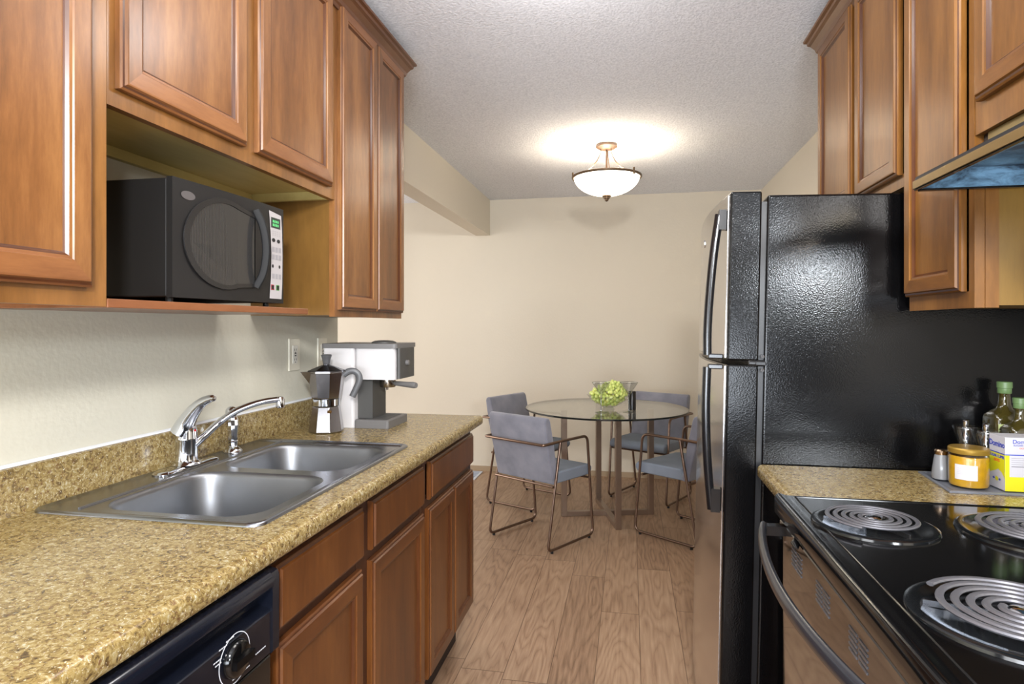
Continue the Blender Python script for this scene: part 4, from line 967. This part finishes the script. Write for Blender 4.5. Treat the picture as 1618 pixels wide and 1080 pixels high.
def make_chair(label):
    t = thing('dining_chair', label, 'chair', (0, 0, 0), 0, 'grey armchairs around the dining table')
    # local: +y is forward; origin on the floor
    hw = .238; z0 = .010; rt = .0085; az = .645
    for s in (-1, 1):
        bm = BM(); tube(bm, fillet([(s*hw, -.105, az), (s*hw, -.225, z0+rt), (s*hw, .225, z0+rt), (s*hw, .165, az), (s*hw, -.105, az)], .045, 6)[:-1]+[Vector((s*hw, -.105, az))], rt, 10)
        obj('side_frame', bm, TUBE, t, smooth=True)
        bm = BM()
        for y in (-.185, .185): lathe(bm, [(.009, 0), (.009, .012)], (s*hw, y, 0), 12)
        obj('glide', bm, BLACKM, t)
    bm = BM(); tube(bm, fillet([(-hw, -.10, az), (-hw, -.262, az-.004), (hw, -.262, az-.004), (hw, -.10, az)], .018, 4), rt, 10); obj('back_rail', bm, TUBE, t, smooth=True)
    bm = BM(); tube(bm, [(-hw, -.172, .384), (hw, -.172, .384)], .0075, 8); tube(bm, [(-hw, .170, .384), (hw, .170, .384)], .0075, 8)
    obj('seat_rail', bm, TUBE, t, smooth=True)
    # seat cushion
    bm = BM(); w = .224
    P = [(-.150, .392), (.190, .392), (.222, .400), (.236, .420), (.234, .440), (.216, .456), (.180, .462), (-.105, .462)]
    extr(bm, P, 'x', -w, w); obj('seat', bm, SEATM, t, bevel=.014, bseg=4, smooth=True)
    # leaning backrest that runs down to the seat rail
    bm = BM()
    P = [(-.158, .392), (-.112, .392), (-.148, .61), (-.186, .770), (-.196, .788), (-.218, .794), (-.234, .785), (-.239, .766), (-.212, .61)]
    extr(bm, P, 'x', -w-.006, w+.006); obj('backrest', bm, FAB, t, bevel=.012, bseg=4, smooth=True)
    return t
K = 1.0256
def cpos(pts, fwd):
    x = sum(p[0] for p in pts)/len(pts)*K; y = sum(p[1] for p in pts)/len(pts)*K; return x, y, math.atan2(fwd[1], fwd[0])-PI/2
CH = [
 ('grey chair at front left of the table, its back turned to the camera', cpos([(-.867, 3.699), (-.629, 4.078), (-.449, 3.502), (-.217, 3.892)], (.53, .85))),
 ('grey chair at the far left of the table, behind the front left chair', cpos([(-1.07, 4.476), (-.668, 4.282), (-.811, 4.818), (-.421, 4.664)], (.90, -.43))),
 ('grey chair at front right, partly hidden by the refrigerator', cpos([(.009, 3.977), (.366, 3.705), (.32, 4.346), (.677, 4.074)], (-.80, .60))),
 ('grey chair at the far right of the table, facing the camera', cpos([(-.177, 4.708), (.054, 5.115), (.23, 4.501), (.477, 4.957)], (-.47, -.88)))]
first = None
for lab, (x, y, a) in CH:
    c = make_chair(lab) if first is None else dup_tree(first)
    if first is None: first = c
    c['label'] = lab; c.location = (x, y, FZ); c.rotation_euler = (0, 0, a)

# ------------------------------------------------------------------ on the table
GL = thin_glass('clear_glass', (.95, .96, .95), ior=1.5)
BXc, BYc = -.150, 4.36
t = thing('fruit_bowl', 'ribbed clear glass bowl full of green grapes on the table', 'bowl', (BXc, BYc, TT))
bm = BM(); lo = []; nseg = 72
for i, (r, h) in enumerate(((.040, .0005), (.046, .004), (.034, .010), (.050, .018), (.092, .042), (.125, .070), (.148, .100))):
    lo.append([(BXc+(r*(1+(.02*math.cos(k*2*PI*3*6/nseg+i*.8) if i > 2 else 0)))*math.cos(2*PI*k/nseg), BYc+(r*(1+(.02*math.cos(k*2*PI*3*6/nseg+i*.8) if i > 2 else 0)))*math.sin(2*PI*k/nseg), TT+h) for k in range(nseg)])
loft(bm, lo, cap1=False); obj('glass_shell', bm, thin_glass('bowl_glass', (.86, .88, .86), ior=1.9), t, smooth=True)
GRAPE = mat('green_grape', (212, 224, 128), rough=.25, vary=.15, vscale=30, coat=.3)
GRAPE.node_tree.nodes['Principled BSDF'].inputs['Subsurface Weight'].default_value = .15
GRAPE.node_tree.nodes['Principled BSDF'].inputs['Subsurface Scale'].default_value = .01
bm = BM(); bmesh.ops.create_uvsphere(bm, u_segments=14, v_segments=10, radius=.0118); bmesh.ops.scale(bm, vec=(1, 1, 1.18), verts=bm.verts)
g0 = obj('grape', bm, GRAPE, None, smooth=True)
def bowl_r(h): 
    T = ((.018, .034), (.042, .092), (.070, .125), (.100, .148))
    for (h0, r0), (h1, r1) in zip(T, T[1:]):
        if h <= h1: return r0+(r1-r0)*(max(h, h0)-h0)/(h1-h0)
    return .148
pts = []; tries = 0
while len(pts) < 215 and tries < 60000:
    tries += 1
    h = random.uniform(.032, .175); a = random.uniform(0, 2*PI)
    if h < .10: rm = bowl_r(h)-.019
    else: rm = .128*math.sqrt(max(0, 1-((h-.10)/.08)**2))
    if rm <= .0: continue
    rr = rm*math.sqrt(random.uniform(.25, 1)); p = Vector((rr*math.cos(a), rr*math.sin(a), h))
    if h > .10: p.z = .10+(h-.10)*(1.0+.25*math.cos(a-.3)) 
    if all((p-q).length > .0205 for q in pts): pts.append(p)
for i, p in enumerate(pts):
    g = g0 if i == 0 else g0.copy()
    if i: COL.objects.link(g)
    g.location = (BXc+p.x, BYc+p.y, TT+p.z); g.rotation_euler = (random.uniform(-.8, .8), random.uniform(-.8, .8), 0)
    tag(g, 'pale green grape heaped in the glass bowl on the table', 'grape', 'grapes in the glass bowl')
def martini(x, y, label):
    t = thing('martini_glass', label, 'glass', (x, y, TT))
    bm = BM(); lathe(bm, [(.040, .0006), (.041, .002), (.020, .0045), (.005, .010), (.0038, .03), (.0036, .105), (.006, .113)], (x, y, TT), 36, cap=False); obj('stem', bm, thin_glass('stem_glass', (.70, .72, .73), ior=2.4), t, smooth=True)
    bm = BM(); lathe(bm, [(.002, .113), (.012, .122), (.060, .196), (.0605, .198), (.058, .196), (.010, .124)], (x, y, TT), 40, cap=False); cup = obj('bowl', bm, thin_glass('cup_glass', (.87, .88, .88), ior=1.6), t, smooth=True)
    bm = BM(); lathe(bm, [(.0588, .1965), (.0612, .1965), (.0612, .1995), (.0588, .1995), (.0588, .1965)], (x, y, TT), 40, cap=False); obj('rim', bm, thin_glass('rim_glass', (.55, .57, .58), ior=2.0), cup)
martini(-.192, 4.175, 'left martini glass standing in front of the grape bowl')
martini(-.010, 4.215, 'right martini glass standing beside the grape bowl')
bm = BM(); lathe(bm, [(.024, TT+.0005), (.026, TT+.003), (.026, TT+.125), (.024, TT+.128), (.022, TT+.126)], (.012, 4.330, 0), 28)
tag(obj('black_tumbler', bm, mat('black_ceramic', (16, 16, 18), rough=.3), smooth=True), 'small black cylinder behind the right martini glass on the table', 'cup')

# ------------------------------------------------------------------ ceiling lamp
LX, LY = -.148, 3.985
t = thing('ceiling_lamp', 'semi-flush ceiling lamp with a glowing white glass bowl over the table', 'lamp', (LX, LY, CZ))
NK = mat('bronze_nickel', (66, 44, 26), rough=.5, metal=0); NKD = mat('dark_bronze', (112, 92, 72), rough=.35, metal=.7)
bm = BM(); lathe(bm, [(.066, CZ-.0005), (.068, CZ-.004), (.068, CZ-.018), (.062, CZ-.022), (.056, CZ-.024), (.050, CZ-.030), (.030, CZ-.034), (0, CZ-.034)], (LX, LY, 0), 40, cap=False); obj('canopy', bm, NK, t, smooth=True)
bm = BM(); tube(bm, [(LX, LY, CZ-.03), (LX, LY, 2.285)], .006, 12); obj('centre_rod', bm, NK, t, smooth=True)
for k in range(3):
    a = R(200+120*k); d = Vector((math.cos(a), math.sin(a), 0)); c = Vector((LX, LY, 0))
    bm = BM(); tube(bm, spline([c+d*.038+Vector((0, 0, CZ-.030)), c+d*.045+Vector((0, 0, 2.38)), c+d*.085+Vector((0, 0, 2.315)), c+d*.150+Vector((0, 0, 2.265)), c+d*.216+Vector((0, 0, 2.240))], 6), .0065, 8, flat=(.4, 1.2)); obj('strap', bm, NK, t, smooth=True)
    bm = BM(); tube(bm, [c+d*.221+Vector((0, 0, 2.222)), c+d*.221+Vector((0, 0, 2.262))], [.006, .006], 10); obj('rim_clip', bm, NKD, t, smooth=True)
bm = BM(); rings = lathe(bm, [(.206, 2.236), (.214, 2.233), (.221, 2.238), (.221, 2.246), (.214, 2.249), (.206, 2.246), (.206, 2.236)], (LX, LY, 0), 72, cap=False); obj('rim', bm, NKD, t, smooth=True)
def glowglass():
    m, nt, b = new_mat('lit_opal_glass'); b.inputs['Base Color'].default_value = (.9, .85, .75, 1); b.inputs['Roughness'].default_value = .3
    b.inputs['Emission Color'].default_value = (1, .90, .74, 1); b.inputs['Emission Strength'].default_value = 3.2; return m
bm = BM(); prof = []
for i in range(13):
    a = R(90*i/12); prof.append((.207*math.cos(a)**.95 if i < 12 else 0, 2.240-.116*math.sin(a)**1.12))
lathe(bm, prof, (LX, LY, 0), 64, cap=False); obj('glass_bowl', bm, glowglass(), t, smooth=True)
bm = BM(); lathe(bm, [(.026, 2.130), (.029, 2.126), (.029, 2.119), (.021, 2.114), (.021, 2.108), (.014, 2.103), (.013, 2.097), (.007, 2.089), (0, 2.086)], (LX, LY, 0), 28); obj('finial', bm, NKD, t, smooth=True)
